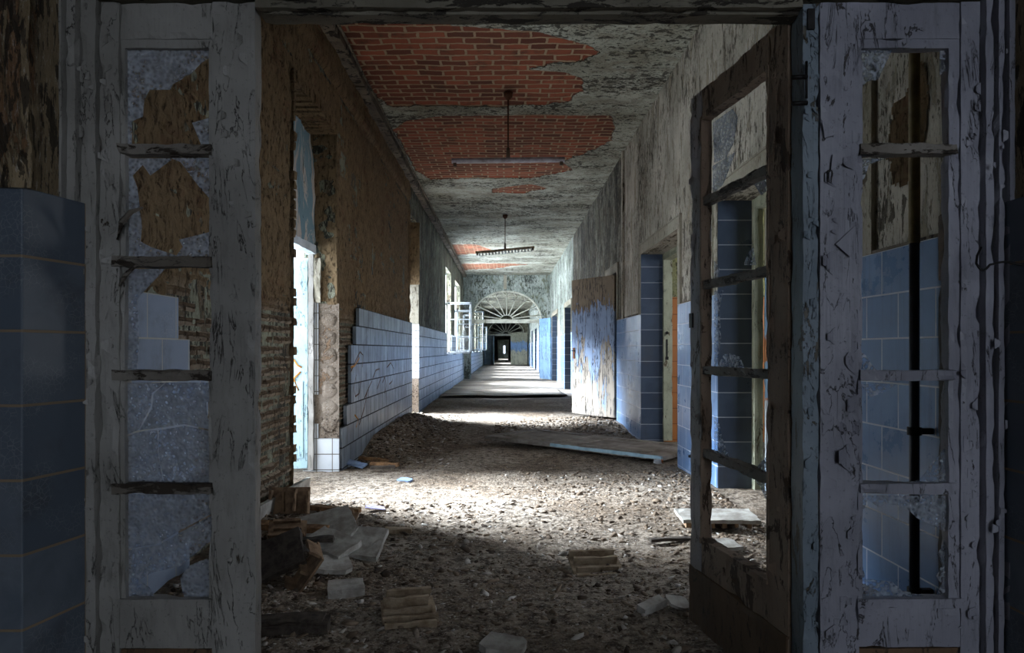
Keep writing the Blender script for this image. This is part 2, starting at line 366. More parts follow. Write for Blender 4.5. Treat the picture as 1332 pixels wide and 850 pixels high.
def m_glass(name='hammered_wired_glass', op=.45, tint=c8(196, 202, 212)):
    t = NT(name); o = t.ob()
    v = t.vor(o, 95, 'SMOOTH_F1'); n = t.noise(o, 7, 6, .7)
    nor = t.bump(v, .006, 1.0)
    t.b.inputs['Metallic'].default_value = 0
    dirt = t.step(t.noise(o, 40, 6, .7), .40, .66)
    t.done(t.mix(dirt, tint, c8(140, 144, 150)), .18, nor, .8)
    tr = t.n('ShaderNodeBsdfTransparent'); tr.inputs[0].default_value = (.88, .93, 1, 1)
    tl = t.n('ShaderNodeBsdfTranslucent'); t.put(tl.inputs[0], tint); t.put(tl.inputs[1], nor)
    m1 = t.n('ShaderNodeMixShader'); m1.inputs[0].default_value = .6
    t.t.links.new(t.b.outputs[0], m1.inputs[1]); t.t.links.new(tl.outputs[0], m1.inputs[2])
    m2 = t.n('ShaderNodeMixShader'); t.put(m2.inputs[0], t.step(t.math('ADD', t.math('MULTIPLY', n, .7), t.math('MULTIPLY', v, .5)), .80 - op, 1.35 - op))
    t.t.links.new(tr.outputs[0], m2.inputs[1]); t.t.links.new(m1.outputs[0], m2.inputs[2])
    t.t.links.new(m2.outputs[0], t.out.inputs[0]); return t.m
M['glass'] = m_glass('hammered_glass_dirty', .54)
M['glass_clear'] = m_glass('hammered_glass', .45)
def m_clear():
    t = NT('window_glass'); tr = t.n('ShaderNodeBsdfTransparent'); gl = t.n('ShaderNodeBsdfGlossy'); gl.inputs['Roughness'].default_value = .05
    m = t.n('ShaderNodeMixShader'); m.inputs[0].default_value = .08
    t.t.links.new(tr.outputs[0], m.inputs[1]); t.t.links.new(gl.outputs[0], m.inputs[2]); t.t.links.new(m.outputs[0], t.out.inputs[0]); return t.m
M['clear'] = m_clear()

# ------------------------------------------------------------------ mesh helpers
def tag(o, label=None, cat=None, group=None, kind=None):
    if label: o['label'] = label
    if cat: o['category'] = cat
    if group: o['group'] = group
    if kind: o['kind'] = kind
    return o
def empty(name, loc=(0, 0, 0), rz=0, label=None, cat=None, group=None, kind=None):
    o = bpy.data.objects.new(name, None); C.objects.link(o); o.location = loc; o.rotation_euler = (0, 0, rz)
    o.empty_display_size = .1
    return tag(o, label, cat, group, kind)
def box_uv(me):
    uvl = me.uv_layers.new(name='UVMap') if not me.uv_layers else me.uv_layers[0]
    n = len(me.loops); vi = np.empty(n, int); me.loops.foreach_get('vertex_index', vi)
    co = np.empty(len(me.vertices) * 3); me.vertices.foreach_get('co', co); co = co.reshape(-1, 3)
    pn = np.empty(len(me.polygons) * 3); me.polygons.foreach_get('normal', pn); pn = np.abs(pn.reshape(-1, 3))
    lt = np.empty(len(me.polygons), int); me.polygons.foreach_get('loop_total', lt)
    ax = np.repeat(np.argmax(pn, axis=1), lt); p = co[vi]
    u = np.where(ax == 0, p[:, 1], p[:, 0]); v = np.where(ax == 2, p[:, 1], p[:, 2])
    uvl.data.foreach_set('uv', np.stack([u, v], 1).ravel())
def make(name, verts, faces, mat, parent=None, smooth=False, loc=None, attrs=None, bev=0):
    me = bpy.data.meshes.new(name); me.from_pydata([tuple(v) for v in verts], [], [tuple(f) for f in faces]); me.update()
    box_uv(me)
    for m in (mat if isinstance(mat, list) else [mat]): me.materials.append(m)
    if smooth: me.polygons.foreach_set('use_smooth', [True] * len(me.polygons))
    if attrs:
        for k, a in attrs.items():
            at = me.attributes.new(k, 'FLOAT', 'POINT'); at.data.foreach_set('value', np.asarray(a, dtype=np.float32))
    o = bpy.data.objects.new(name, me); C.objects.link(o)
    if parent: o.parent = parent
    if loc: o.location = loc
    if bev:
        b = o.modifiers.new('edge', 'BEVEL'); b.width = bev; b.segments = 2; b.limit_method = 'ANGLE'
    return o
class MB:
    def __init__(s): s.v = []; s.f = []
    def add(s, vs, fs, mtx=None):
        k = len(s.v)
        for v in vs:
            v = Vector(v)
            if mtx is not None: v = mtx @ v
            s.v.append(tuple(v))
        s.f += [tuple(i + k for i in f) for f in fs]; return s
    def box(s, x0, x1, y0, y1, z0, z1, mtx=None):
        return s.add([(x0, y0, z0), (x1, y0, z0), (x1, y1, z0), (x0, y1, z0), (x0, y0, z1), (x1, y0, z1), (x1, y1, z1), (x0, y1, z1)],
                     [(0, 3, 2, 1), (4, 5, 6, 7), (0, 1, 5, 4), (1, 2, 6, 5), (2, 3, 7, 6), (3, 0, 4, 7)], mtx)
    def rough(s, x0, x1, y0, y1, z0, z1, res=.03, amp=.003, seed=0, fr=9.0):
        # box whose faces are finely divided and slightly worn
        def seg(a, b): return max(1, int(round((b - a) / res)))
        n = (seg(x0, x1), seg(y0, y1), seg(z0, z1)); lo = (x0, y0, z0); hi = (x1, y1, z1)
        idx = {}
        def vid(i, j, k):
            key = (i, j, k)
            if key not in idx:
                p = Vector([lo[a] + (hi[a] - lo[a]) * (key[a] / n[a]) for a in range(3)])
                d = mnoise.noise_vector(p * fr + Vector((seed * 3.1, 0, 0))) * amp + mnoise.noise_vector(p * fr * 4 + Vector((0, seed, 0))) * amp * .6
                e = sum(1 for a in range(3) if key[a] in (0, n[a]))
                if e >= 2:
                    c = mnoise.noise(p * 14 + Vector((seed, 5, 1)))
                    if c > .12:
                        ce = Vector([(lo[a] + hi[a]) / 2 for a in range(3)])
                        q = ce - p; q = Vector([math.copysign(min(abs(q[a]), (c - .12) * .012), q[a]) if key[a] in (0, n[a]) else 0 for a in range(3)]); d += q
                idx[key] = len(s.v); s.v.append(tuple(p + d))
            return idx[key]
        for (a, b, c) in ((0, 1, 2), (1, 2, 0), (2, 0, 1)):
            for side in (0, n[c]):
                for i in range(n[a]):
                    for j in range(n[b]):
                        def V(ii, jj):
                            k = [0, 0, 0]; k[a] = ii; k[b] = jj; k[c] = side; return vid(*k)
                        q = (V(i, j), V(i + 1, j), V(i + 1, j + 1), V(i, j + 1))
                        s.f.append(q if side else q[::-1])
        return s
    def tube(s, pts, r, n=10, cap=True):
        pts = [Vector(p) for p in pts]; k0 = len(s.v)
        rs = r if isinstance(r, (list, tuple)) else [r] * len(pts)
        for i, p in enumerate(pts):
            t = (pts[min(i + 1, len(pts) - 1)] - pts[max(i - 1, 0)]).normalized()
            up = Vector((0, 0, 1)) if abs(t.z) < .9 else Vector((1, 0, 0))
            a = t.cross(up).normalized(); b = t.cross(a)
            for j in range(n):
                th = 2 * math.pi * j / n; s.v.append(tuple(p + (a * math.cos(th) + b * math.sin(th)) * rs[i]))
        for i in range(len(pts) - 1):
            for j in range(n):
                j2 = (j + 1) % n; s.f.append((k0 + i * n + j, k0 + (i + 1) * n + j, k0 + (i + 1) * n + j2, k0 + i * n + j2))
        if cap:
            s.f.append(tuple(k0 + j for j in range(n))); s.f.append(tuple(k0 + (len(pts) - 1) * n + j for j in range(n))[::-1])
        return s
    def prism(s, poly, fn, th):
        # poly: 2D points; fn(u,v,w) -> 3D; thickness th
        n = len(poly); k = len(s.v)
        s.v += [tuple(fn(u, v, 0)) for u, v in poly] + [tuple(fn(u, v, th)) for u, v in poly]
        s.f.append(tuple(k + i for i in range(n))); s.f.append(tuple(k + n + i for i in reversed(range(n))))
        for i in range(n): j = (i + 1) % n; s.f.append((k + i, k + n + i, k + n + j, k + j))
        return s
    def build(s, name, mat, parent=None, smooth=False, loc=None, bev=0, fix=True):
        o = make(name, s.v, s.f, mat, parent, smooth, loc, None, bev)
        if fix:
            bm = bmesh.new(); bm.from_mesh(o.data); bmesh.ops.recalc_face_normals(bm, faces=bm.faces); bm.to_mesh(o.data); bm.free()
        return o
def struct(o, label, cat):
    return tag(o, label, cat, kind='structure')

# rectangle wall with rectangular holes, solid, as ONE mesh; axis 'x': plane at X; axis 'y': plane at Y
def wall(name, mat, axis, p0, p1, u0, u1, v0, v1, holes=(), parent=None, ustep=2.0, vstep=2.0):
    us = sorted(set([u0, u1] + [max(u0, min(u1, h[k])) for h in holes for k in (0, 1)])); vs = sorted(set([v0, v1] + [max(v0, min(v1, h[k])) for h in holes for k in (2, 3)]))
    nu = len(us) - 1; nv = len(vs) - 1
    solid = [[True] * nv for _ in range(nu)]
    for i in range(nu):
        for j in range(nv):
            cu = (us[i] + us[i + 1]) / 2; cv = (vs[j] + vs[j + 1]) / 2
            if any(h[0] < cu < h[1] and h[2] < cv < h[3] for h in holes): solid[i][j] = False
    V = []; ix = {}; Fc = []
    def v(i, j, s):
        if (i, j, s) not in ix:
            p = p1 if s else p0; ix[(i, j, s)] = len(V)
            V.append((p, us[i], vs[j]) if axis == 'x' else (us[i], p, vs[j]))
        return ix[(i, j, s)]
    ok = lambda i, j: 0 <= i < nu and 0 <= j < nv and solid[i][j]
    for i in range(nu):
        for j in range(nv):
            if not solid[i][j]: continue
            Fc.append((v(i, j, 0), v(i, j + 1, 0), v(i + 1, j + 1, 0), v(i + 1, j, 0)))
            Fc.append((v(i, j, 1), v(i + 1, j, 1), v(i + 1, j + 1, 1), v(i, j + 1, 1)))
            if not ok(i - 1, j): Fc.append((v(i, j, 0), v(i, j, 1), v(i, j + 1, 1), v(i, j + 1, 0)))
            if not ok(i + 1, j): Fc.append((v(i + 1, j, 0), v(i + 1, j + 1, 0), v(i + 1, j + 1, 1), v(i + 1, j, 1)))
            if not ok(i, j - 1): Fc.append((v(i, j, 0), v(i + 1, j, 0), v(i + 1, j, 1), v(i, j, 1)))
            if not ok(i, j + 1): Fc.append((v(i, j + 1, 0), v(i, j + 1, 1), v(i + 1, j + 1, 1), v(i + 1, j + 1, 0)))
    o = make(name, V, Fc, mat, parent)
    bm = bmesh.new(); bm.from_mesh(o.data); bmesh.ops.recalc_face_normals(bm, faces=bm.faces); bm.to_mesh(o.data); bm.free()
    return o
# heightfield grid; fn(u,v)->(3D arrays); keep(u,v)->bool per cell
def grid(name, mat, us, vs, fn, keep=None, parent=None, attrs=None, smooth=True, flip=False):
    U, Vv = np.meshgrid(us, vs, indexing='ij'); X, Y, Z = fn(U, Vv)
    nu, nv = U.shape; co = np.stack([X + 0 * U, Y + 0 * U, Z + 0 * U], -1).reshape(-1, 3)
    I, J = np.meshgrid(np.arange(nu - 1), np.arange(nv - 1), indexing='ij'); I = I.ravel(); J = J.ravel()
    if keep is not None:
        cu = (np.asarray(us)[I] + np.asarray(us)[I + 1]) / 2; cv = (np.asarray(vs)[J] + np.asarray(vs)[J + 1]) / 2
        k = keep(cu, cv); I = I[k]; J = J[k]
    a = I * nv + J; f = np.stack([a, a + nv, a + nv + 1, a + 1], 1)
    if flip: f = f[:, ::-1]
    me = bpy.data.meshes.new(name); me.vertices.add(len(co)); me.vertices.foreach_set('co', co.ravel())
    me.loops.add(f.size); me.loops.foreach_set('vertex_index', f.ravel().astype(np.int32))
    me.polygons.add(len(f)); me.polygons.foreach_set('loop_start', np.arange(0, f.size, 4, dtype=np.int32))
    me.polygons.foreach_set('loop_total', np.full(len(f), 4, dtype=np.int32))
    me.update(calc_edges=True); me.validate()
    uvl = me.uv_layers.new(name='UVMap'); uu = np.stack([U.ravel(), Vv.ravel()], 1)[f.ravel()]
    uvl.data.foreach_set('uv', uu.ravel())
    me.materials.append(mat)
    if smooth: me.polygons.foreach_set('use_smooth', np.ones(len(f), bool))
    if attrs:
        for kk, af in attrs.items():
            at = me.attributes.new(kk, 'FLOAT', 'POINT'); at.data.foreach_set('value', np.asarray(af(U, Vv) + 0 * U, dtype=np.float32).ravel())
    o = bpy.data.objects.new(name, me); C.objects.link(o)
    if parent: o.parent = parent
    return o
def poly_sdf(poly, U, V):      # positive inside
    U = np.asarray(U); V = np.asarray(V); d = np.full(U.shape, 1e9); ins = np.zeros(U.shape, bool); n = len(poly)
    for i in range(n):
        ax, ay = poly[i]; bx, by = poly[(i + 1) % n]; ex, ey = bx - ax, by - ay
        t = np.clip(((U - ax) * ex + (V - ay) * ey) / (ex * ex + ey * ey + 1e-12), 0, 1)
        d = np.minimum(d, np.hypot(U - ax - t * ex, V - ay - t * ey))
        c = ((ay > V) != (by > V)) & (U < (bx - ax) * (V - ay) / ((by - ay) if by != ay else 1e-9) + ax); ins ^= c
    return np.where(ins, d, -d)
# ------------------------------------------------------------------ layout
XL = -1.6; XR = 1.74; CE = 4.05; TH = 1.6
Y0 = 2.25                                   # corridor begins behind the glazed screen
YA = 27.5; YB = 53.0; YC = 75.0; YD = 95.0
LO = [(5.35, 6.78, -1, 3.25), (11.9, 13.1, -1, 3.5)]
LW = [(19.4, 21.3, 1.05, 3.43), (23.0, 25.6, 1.05, 3.43), (29.3, 31.0, 1.05, 3.43), (33.2, 35.0, 1.05, 3.43), (37.4, 39.2, 1.05, 3.43), (41.8, 43.8, 1.05, 3.43), (46.5, 48.6, 1.05, 3.43), (58, 61, 1.05, 3.43), (80, 84, 1.05, 3.43)]  # last two windows are added to brighten the far end
RD = [(3.44, 5.75), (7.08, 9.0), (10.96, 12.06), (18.6, 20.5), (23.4, 26.0), (30.2, 31.8), (34.2, 36.0), (39.0, 41.0), (44.5, 46.5)]
HD = 2.36

# ---- floor ---------------------------------------------------------
def hfloor(x, y):
    x = np.asarray(x, float); y = np.asarray(y, float)
    h = (fbm(x, y, 1.1, 3, 3) - .5) * .07 + (fbm(x, y, 7, 4, 5) - .5) * .028
    h = h + .10 * sstep(-.7, -1.5, x) * sstep(2.6, 3.4, y) * sstep(5.2, 4.6, y)
    h = h + .16 * sstep(-1.0, -1.6, x) * sstep(7.4, 8.6, y) * sstep(13, 11, y)
    h = h + .04 * sstep(.7, 1.5, x) * sstep(6.6, 5.5, y)
    h = h + .07 * sstep(.4, 1.6, x) * sstep(9.6, 10.4, y) * sstep(12.5, 11.5, y)
    far = sstep(13, 16, y)
    ridge = .05 * (vnoise(x * .4, y * .9, 9) - .5)
    return h * (1 - far) + ridge * far - .02 * (1 - far)
def H(x, y): return float(hfloor(np.array([x]), np.array([y]))[0])
ys = np.concatenate([np.arange(2.0, 9, .035), np.arange(9, 16.5, .07)])
fl = grid('floor', M['ground'], np.arange(-2.2, 2.36, .035), ys, lambda u, v: (u, v, hfloor(u, v)))
struct(fl, 'corridor floor buried in grey-brown dust, mortar crumbs and rubble', 'floor')
ys = np.concatenate([np.arange(16.4, 55, .25), np.arange(55, 97, 2.0)])
o = grid('covering', M['farfloor'], np.arange(-1.9, 2.36, .2), ys, lambda u, v: (u, v, hfloor(u, v)), parent=fl)
o = MB().box(-3.2, 3.2, -3.5, 2.05, -.1, 0).build('foyer_floor', M['ground'], fl)
o = MB().box(2.2, 5.1, 2.2, 50, -.1, -.03).build('side_room_floor', M['dark_room'], fl)

# ---- ceiling -------------------------------------------------------
def cpt(px, py): d = (CE - CH) * F / (VY - py); return ((px - VX) / F * d, d)
patches = [[(415, 5), (500, 5), (560, 22), (590, 36), (650, 40), (700, 44), (765, 60), (778, 70), (760, 80), (715, 84), (690, 92), (735, 95), (757, 104), (758, 120), (738, 133), (700, 138), (505, 139), (485, 120), (430, 30)],
           [(530, 158), (575, 152), (700, 150), (795, 152), (800, 168), (796, 184), (760, 200), (730, 210), (745, 222), (700, 232), (560, 234), (540, 222), (512, 170)],
           [(640, 246), (690, 240), (712, 246), (680, 252), (640, 252)],
           [(582, 319), (618, 318), (640, 326), (615, 331), (590, 332)],
           [(596, 344), (650, 343), (690, 344), (640, 350), (600, 352)]]
patches = [[cpt(*p) for p in q] for q in patches]
def csdf(u, v):
    d = np.full(u.shape, -9.0)
    for q in patches: d = np.maximum(d, poly_sdf(q, u, v))
    return np.clip(d, -.5, .5)
ys = np.concatenate([np.arange(2.0, 5.6, .3), np.arange(5.6, 14, .04), np.arange(14, 27.8, .08)])
ce = grid('ceiling', M['ceiling'], np.arange(-1.70, 1.85, .04), ys,
          lambda u, v: (u, v, CE + .022 * sstep(-.03, .03, csdf(u, v)) + (fbm(u, v, 2.2, 4, 21) - .5) * .03), attrs={'sdf': csdf}, flip=True)
struct(ce, 'flaking plaster ceiling with large patches of bare red brick', 'ceiling')
MB().box(-2.0, 5.1, 2.25, 55, CE + .06, CE + .2).build('slab_above', M['dark_room'], ce)
MB().box(-1.9, 2.1, 27.6, 97, CE - .03, CE + .06).build('far_ceiling', M['plaster_left'], ce)
MB().box(-3.2, 3.2, -3.5, 2.25, CE, CE + .2).build('foyer_ceiling', M['dark_room'], ce)

# ---- left wall -----------------------------------------------------
wl = wall('wall_left', M['plaster_left'], 'x', -1.92, XL - .03, Y0 - .1, 96, -.1, CE + .05, LO + LW)
struct(wl, 'left corridor wall, bare ochre brick near the camera and mouldy plaster beyond', 'wall')
def inrect(u, v, r): return (u > r[0]) & (u < r[1]) & (v > r[2]) & (v < r[3])
def lh(u, v):
    z = sstep(3.35, 3.45, u) * sstep(1.48, 1.42, v)
    zb = z
    h = (fbm(u, v, 3, 5, 31) - .5) * .045 + (fbm(u * 1.0, v, 24, 3, 33) - .5) * .022
    row = .074; r = np.floor(v / row); fr = v / row - r
    uu = u / .25 + .5 * (r % 2) + .15 * _hash(r.astype(np.int64), r.astype(np.int64) * 0, 3); fu = uu - np.floor(uu)
    gap = np.minimum(np.minimum(fr, 1 - fr) * row, np.minimum(fu, 1 - fu) * .25)
    rel = sstep(.004, .014, gap) * (.010 + .016 * _hash(np.floor(uu).astype(np.int64), r.astype(np.int64), 5))
    h = h * (1 - .5 * zb) + rel * (.30 + .9 * zb) - .018 * zb
    # groove line at 3.64 m
    h = h - .02 * np.exp(-((v - 3.64 - .01 * np.sin(u * 3)) / .012) ** 2)
    h = h + .03 * sstep(3.66, 3.70, v)
    return h
def lzone(u, v): return sstep(3.35, 3.45, u) * sstep(1.55, 1.35, v + .15 * (fbm(u, v, 3, 3, 8) - .5))
us = np.concatenate([np.arange(Y0 - .02, 5.351, .0125), np.arange(5.35, 6.78, .04)[1:], np.arange(6.78, 9, .025), np.arange(9, 11.93, .05)])
us[np.argmin(abs(us - 5.35))] = 5.35
vs = np.concatenate([np.arange(-.05, 1.6, .0125), np.arange(1.6, CE + .05, .03)]); vs[np.argmin(abs(vs - 3.25))] = 3.25
def edgefade(u, v):
    return 1 - np.maximum(sstep(.0, .0, u * 0) * 0, 0)
o = grid('bare_brick', M['raw'], us, vs, lambda u, v: (XL + lh(u, v) - .024, u, v), keep=lambda u, v: ~inrect(u, v, LO[0]) & ~inrect(u, v, LO[1]),
         parent=wl, attrs={'zone': lzone})
# reveals of the first opening
def reveal(name, mat, x0, x1, y, z0, z1, res=.025, amp=.02, seed=0, face=-1, zone=0):
    return grid(name, mat, np.arange(x0, x1 + res * .5, res), np.arange(z0, z1 + res * .5, res),
                lambda u, v: (u, y + face * ((fbm(u, v, 12, 4, seed) - .5) * amp + .006), v), parent=wl, flip=(face > 0), attrs={'zone': lambda u, v: u * 0 + zone})
reveal('brick_reveal', M['raw'], -1.93, XL, 6.78, 1.58, 3.27, .02, .05, 4)
reveal('mortar_reveal', M['concrete'], -1.93, XL + .01, 6.78, -.05, 1.60, .02, .02, 5)
reveal('brick_reveal', M['raw'], -1.93, XL, 5.35, -.05, 3.27, .03, .04, 6, 1)
# round mortar dabs where tiles have come away
m = MB()
for k in range(7):
    zc = .42 + k * .168; xc = XL - .085
    ring = []
    for q, (rr, dy) in enumerate(((.075, 0), (.062, -.012), (.035, -.018), (.001, -.019))):
        ring.append([(xc + math.cos(a) * rr * (1 + .12 * math.sin(3 * a + k)), 6.772 + dy, zc + math.sin(a) * rr) for a in [2 * math.pi * i / 14 for i in range(14)]])
    vs_ = [p for r in ring for p in r]; fs = []
    for q in range(3):
        for i in range(14): j = (i + 1) % 14; fs.append((q * 14 + i, q * 14 + j, (q + 1) * 14 + j, (q + 1) * 14 + i))
    m.add(vs_, fs)
m.build('mortar_dab', M['concrete'], wl, True)
# lintel soffit of bricks on edge
m = MB()
for k in range(19):
    y = 5.36 + k * .0745; j = random.uniform(-.012, .012)
    m.rough(-1.93, XL + .005 + j, y, y + .062, 3.21 + random.uniform(-.012, .012), 3.30, .04, .004, k)
m.build('soldier_course', M['raw'], wl)
# ragged brick edge on the near side of the opening
m = MB()
for k in range(44):
    if random.random() < .55:
        z = .0 + k * .074; d = random.uniform(.01, .05)
        m.rough(-1.75, XL + .012, 5.33, 5.35 + d, z, z + .06, .03, .006, k)
m.build('broken_brick_edge', M['raw'], wl)
# white tiles on the reveal
m = MB()
m.box(XL - .33, XL + .015, 6.755, 6.775, -.05, .30); m.box(XL - .27, XL - .185, 6.755, 6.775, .30, .44); m.box(XL - .27, XL - .185, 6.755, 6.775, .72, 1.60)
o = m.build('white_tiling', M['tile_white'], wl, bev=.003)
# tiles on the left wall (rows that start at different depths)
def tilerows(name, mat, rows, x0, x1, parent):
    m = MB()
    for (a, b, z0, z1) in rows: m.box(x0, x1, a, b, z0, z1)
    return m.build(name, mat, parent)
rows = [(7.59, 11.9, 1.4, 1.6), (7.42, 11.9, 1.2, 1.4), (7.2, 11.9, 1.0, 1.2), (7.2, 11.9, .8, 1.0), (7.2, 11.9, .6, .8), (7.0, 11.9, .4, .6), (6.80, 11.9, .2, .4), (6.80, 11.9, -.1, .2)]
tilerows('tiling', M['tile_grey'], rows, XL, XL + .035, wl)
tilerows('tiling', M['tile_grey'], [(13.1, 19.4, -.1, TH), (19.4, 21.3, -.1, 1.0), (21.3, 23, -.1, TH), (23, 25.6, -.1, 1.0), (25.6, 27.5, -.1, TH)], XL - .03, XL + .004, wl)
tilerows('tiling', M['tile_grey'], [(27.8, 53, -.1, 1.0)], XL - .03, XL + .004, wl)
o = tilerows('tiling', M['tile_craze'], [(2.2, 3.52, -.1, .2), (2.2, 3.40, .2, .4), (2.2, 3.58, .4, .6), (2.2, 3.62, .6, .8), (2.2, 3.74, .8, 1.0), (2.2, 3.52, 1.0, 1.2), (2.2, 3.40, 1.2, 1.4)], XL, XL + .03, wl)
# far reveal of the second opening, painted above and tiled below
m = MB(); m.box(-1.92, XL - .0, 13.085, 13.12, 1.62, 2.35); m.build('painted_reveal', M['plaster_trim'], wl)
reveal('brick_reveal', M['raw'], -1.93, XL, 13.08, 2.35, 3.5, .05, .05, 7)
m = MB(); m.box(-1.92, XL + .01, 13.075, 13.12, .62, 1.62); m.build('white_tiling', M['tile_white'], wl)
m = MB(); m.box(-1.92, XL, 13.085, 13.12, -.1, .62); m.build('mortar_reveal', M['concrete'], wl)
# upper plaster skin edge past z=11.9 (dark crack) and header over opening
m = MB().rough(-1.90, XL + .0, 11.86, 11.93, -.05, 3.6, .06, .02, 4); m.build('broken_brick_edge', M['raw'], wl)
# closing panel above the first door and the second opening
def lath(y0, y1, z0, z1, x):
    return grid('plaster_panel', M['panel'], np.arange(y0, y1 + .02, .04), np.arange(z0, z1 + .02, .04),
                lambda u, v: (x + (fbm(u, v, 2.5, 4, 44) - .5) * .10 * sstep(0, .1, np.minimum(v - z0, z1 - v)), u, v), parent=wl)
t = NT('blue_white_peeling_panel'); uv = t.uv((1.6, .35, 1))
pb = t.noise(uv, 3.2, 7, .7, 1.2)
col = t.mix(t.step(pb, .44, .48), c8(186, 176, 166), c8(112, 138, 148)); col = t.mix(t.step(t.noise(uv, 6, 8, .75, .7), .58, .61), col, c8(58, 60, 58))
M['panel'] = t.done(col, .8, t.bump(pb, .02, 1), .3)
lath(5.2, 6.9, 2.12, 3.4, -1.84); lath(11.7, 13.2, 2.3, 3.6, -1.86)

# cornice and conduit along the left ceiling edge
co = empty('trim_1', (XL + .06, 2.3, CE - .05), 0); struct(co, 'battered grey moulding running along the left edge of the ceiling', 'moulding')
m = MB()
yy = 2.3
while yy < 27.3:
    L = random.uniform(1.2, 2.6); L = min(L, 27.3 - yy)
    m.rough(-.06, .055 + random.uniform(-.01, .01), yy - 2.3, yy - 2.3 + L - .01, -.07 + random.uniform(-.012, .012), .03, .07, .01, int(yy * 7), 5)
    yy += L
m.build('moulding', M['cornice'], co)
MB().tube([(.085, k * .5, -.02 + .012 * math.sin(k * 1.7)) for k in range(50)], .014, 8).build('conduit', M['cornice'], co, True)

# ---- right wall ----------------------------------------------------
holes = [(a, b, -1, HD) for a, b in RD]
wr = wall('wall_right', M['plaster_right'], 'x', XR, XR + .27, Y0 - .1, 10.3, -.1, CE + .05, holes)
struct(wr, 'right corridor wall of streaked cream plaster above blue tiles', 'wall')
wall('mouldy_stretch', M['plaster_mould'], 'x', XR - .0, XR + .27, 10.3, 18.0, -.1, CE + .05, holes, parent=wr)
wall('pale_stretch', M['plaster_far'], 'x', XR, XR + .27, 18.0, 96, -.1, CE + .05, holes, parent=wr)
# pilaster strip where the surface changes
MB().rough(XR - .03, XR + .01, 10.30, 10.42, TH, CE, .08, .006, 2).build('pilaster', M['plaster_right'], wr)
seg = []; a = Y0 - .05
for (p, q) in RD + [(53, 53)]:
    seg.append((a, p)); a = q
m = MB()
for i, (p, q) in enumerate(seg):
    m.box(XR - .014, XR, p, q, -.1, TH)
m.build('tiling', M['tile_blue'], wr, bev=0)
# reveal tiles
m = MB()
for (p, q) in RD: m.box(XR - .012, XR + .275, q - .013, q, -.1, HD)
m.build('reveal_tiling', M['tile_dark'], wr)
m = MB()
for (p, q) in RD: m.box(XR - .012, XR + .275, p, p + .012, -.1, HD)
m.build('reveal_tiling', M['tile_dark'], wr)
# raised plaster band around doorways
m = MB()
for (p, q) in RD[:5]:
    z1 = HD + .12
    m.box(XR - .016, XR, p - .11, q + .11, HD, z1); m.box(XR - .016, XR, p - .11, p, TH, HD); m.box(XR - .016, XR, q, q + .11, TH, HD)
    m.box(XR - .024, XR, p - .125, p - .11, TH, z1 + .015); m.box(XR - .024, XR, q + .11, q + .125, TH, z1 + .015); m.box(XR - .024, XR, p - .125, q + .125, z1, z1 + .015)
m.build('door_surround', M['plaster_trim'], wr)
MB().box(XR - .022, XR, Y0, 3.31, TH, TH + .012).box(XR - .022, XR, 5.88, 6.95, TH, TH + .012).box(XR - .022, XR, 9.13, 10.9, TH, TH + .02).build('tile_capping', M['cornice'], wr)
# brown patch of lost plaster near the screen
def rsdf(u, v): return poly_sdf([(3.22, 2.05), (3.15, 2.25), (3.02, 2.28), (2.93, 2.38), (2.90, 2.1), (2.98, 1.92), (3.1, 1.85), (3.17, 1.9)], u, v)
grid('bare_patch', M['raw'], np.arange(2.86, 3.26, .0125), np.arange(1.8, 2.42, .0125), lambda u, v: (XR - .006 + (fbm(u, v, 20, 4, 3) - .5) * .01, u, v), keep=lambda u, v: (rsdf(u, v) + (fbm(u, v, 18, 3, 9) - .5) * .06) > 0, parent=wr, flip=True, attrs={'zone': lambda u, v: u * 0})

# side rooms
sr = wall('wall_outer', M['dark_room'], 'x', 5.0, 5.1, 2.2, 50, -.1, CE + .05, [(6.6, 8.6, 1.0, 2.6), (13, 15, 1, 2.6), (24, 26, 1, 2.6), (3.8, 5.0, 1, 2.6)])
struct(sr, 'outer wall of the side rooms seen through the right doorways', 'wall')
m = MB()
for y in (9.05, 12.6, 17.5, 28, 38, 49.5, 2.25): m.box(2.011, 5.0, y, y + .1, -.1, CE)
m.build('partition', M['room_paint'], sr)
MB().box(2.012, 4.9, 9.03, 9.05, -.03, 1.82).build('orange_tiling', M['tile_orange'], sr)

# ---- cross walls: arch screens -------------------------------------
def archwall(name, y, th, label, mat, a=1.39, cx=.06, zs=2.28, rz=1.17):
    m = MB(); n = 40; xs = [cx - a + 2 * a * i / n for i in range(n + 1)]
    za = lambda x: zs + rz * math.sqrt(max(0, 1 - ((x - cx) / a) ** 2))
    m.box(-1.66, cx - a, y, y + th, -.1, CE + .05); m.box(cx + a, XR + .02, y, y + th, -.1, CE + .05)
    for i in range(n):
        x0, x1 = xs[i], xs[i + 1]; z0, z1 = za(x0), za(x1)
        m.add([(x0, y, z0), (x1, y, z1), (x1, y + th, z1), (x0, y + th, z0), (x0, y, CE + .05), (x1, y, CE + .05), (x1, y + th, CE + .05), (x0, y + th, CE + .05)],
              [(0, 3, 2, 1), (4, 5, 6, 7), (0, 1, 5, 4), (2, 3, 7, 6)])
    o = m.build(name, mat); return struct(o, label, 'wall')
aw = archwall('wall_far', YA, .3, 'pale green-grey cross wall pierced by a round arch halfway down the corridor', M['plaster_far'])
aw2 = archwall('wall_end', YB, .3, 'second arched cross wall at the far end of the corridor', M['plaster_left'])
MB().rough(-.06, .06, YA - .02, YA, 3.5, CE, .08, .004, 1).build('conduit_cover', M['plaster_trim'], aw)
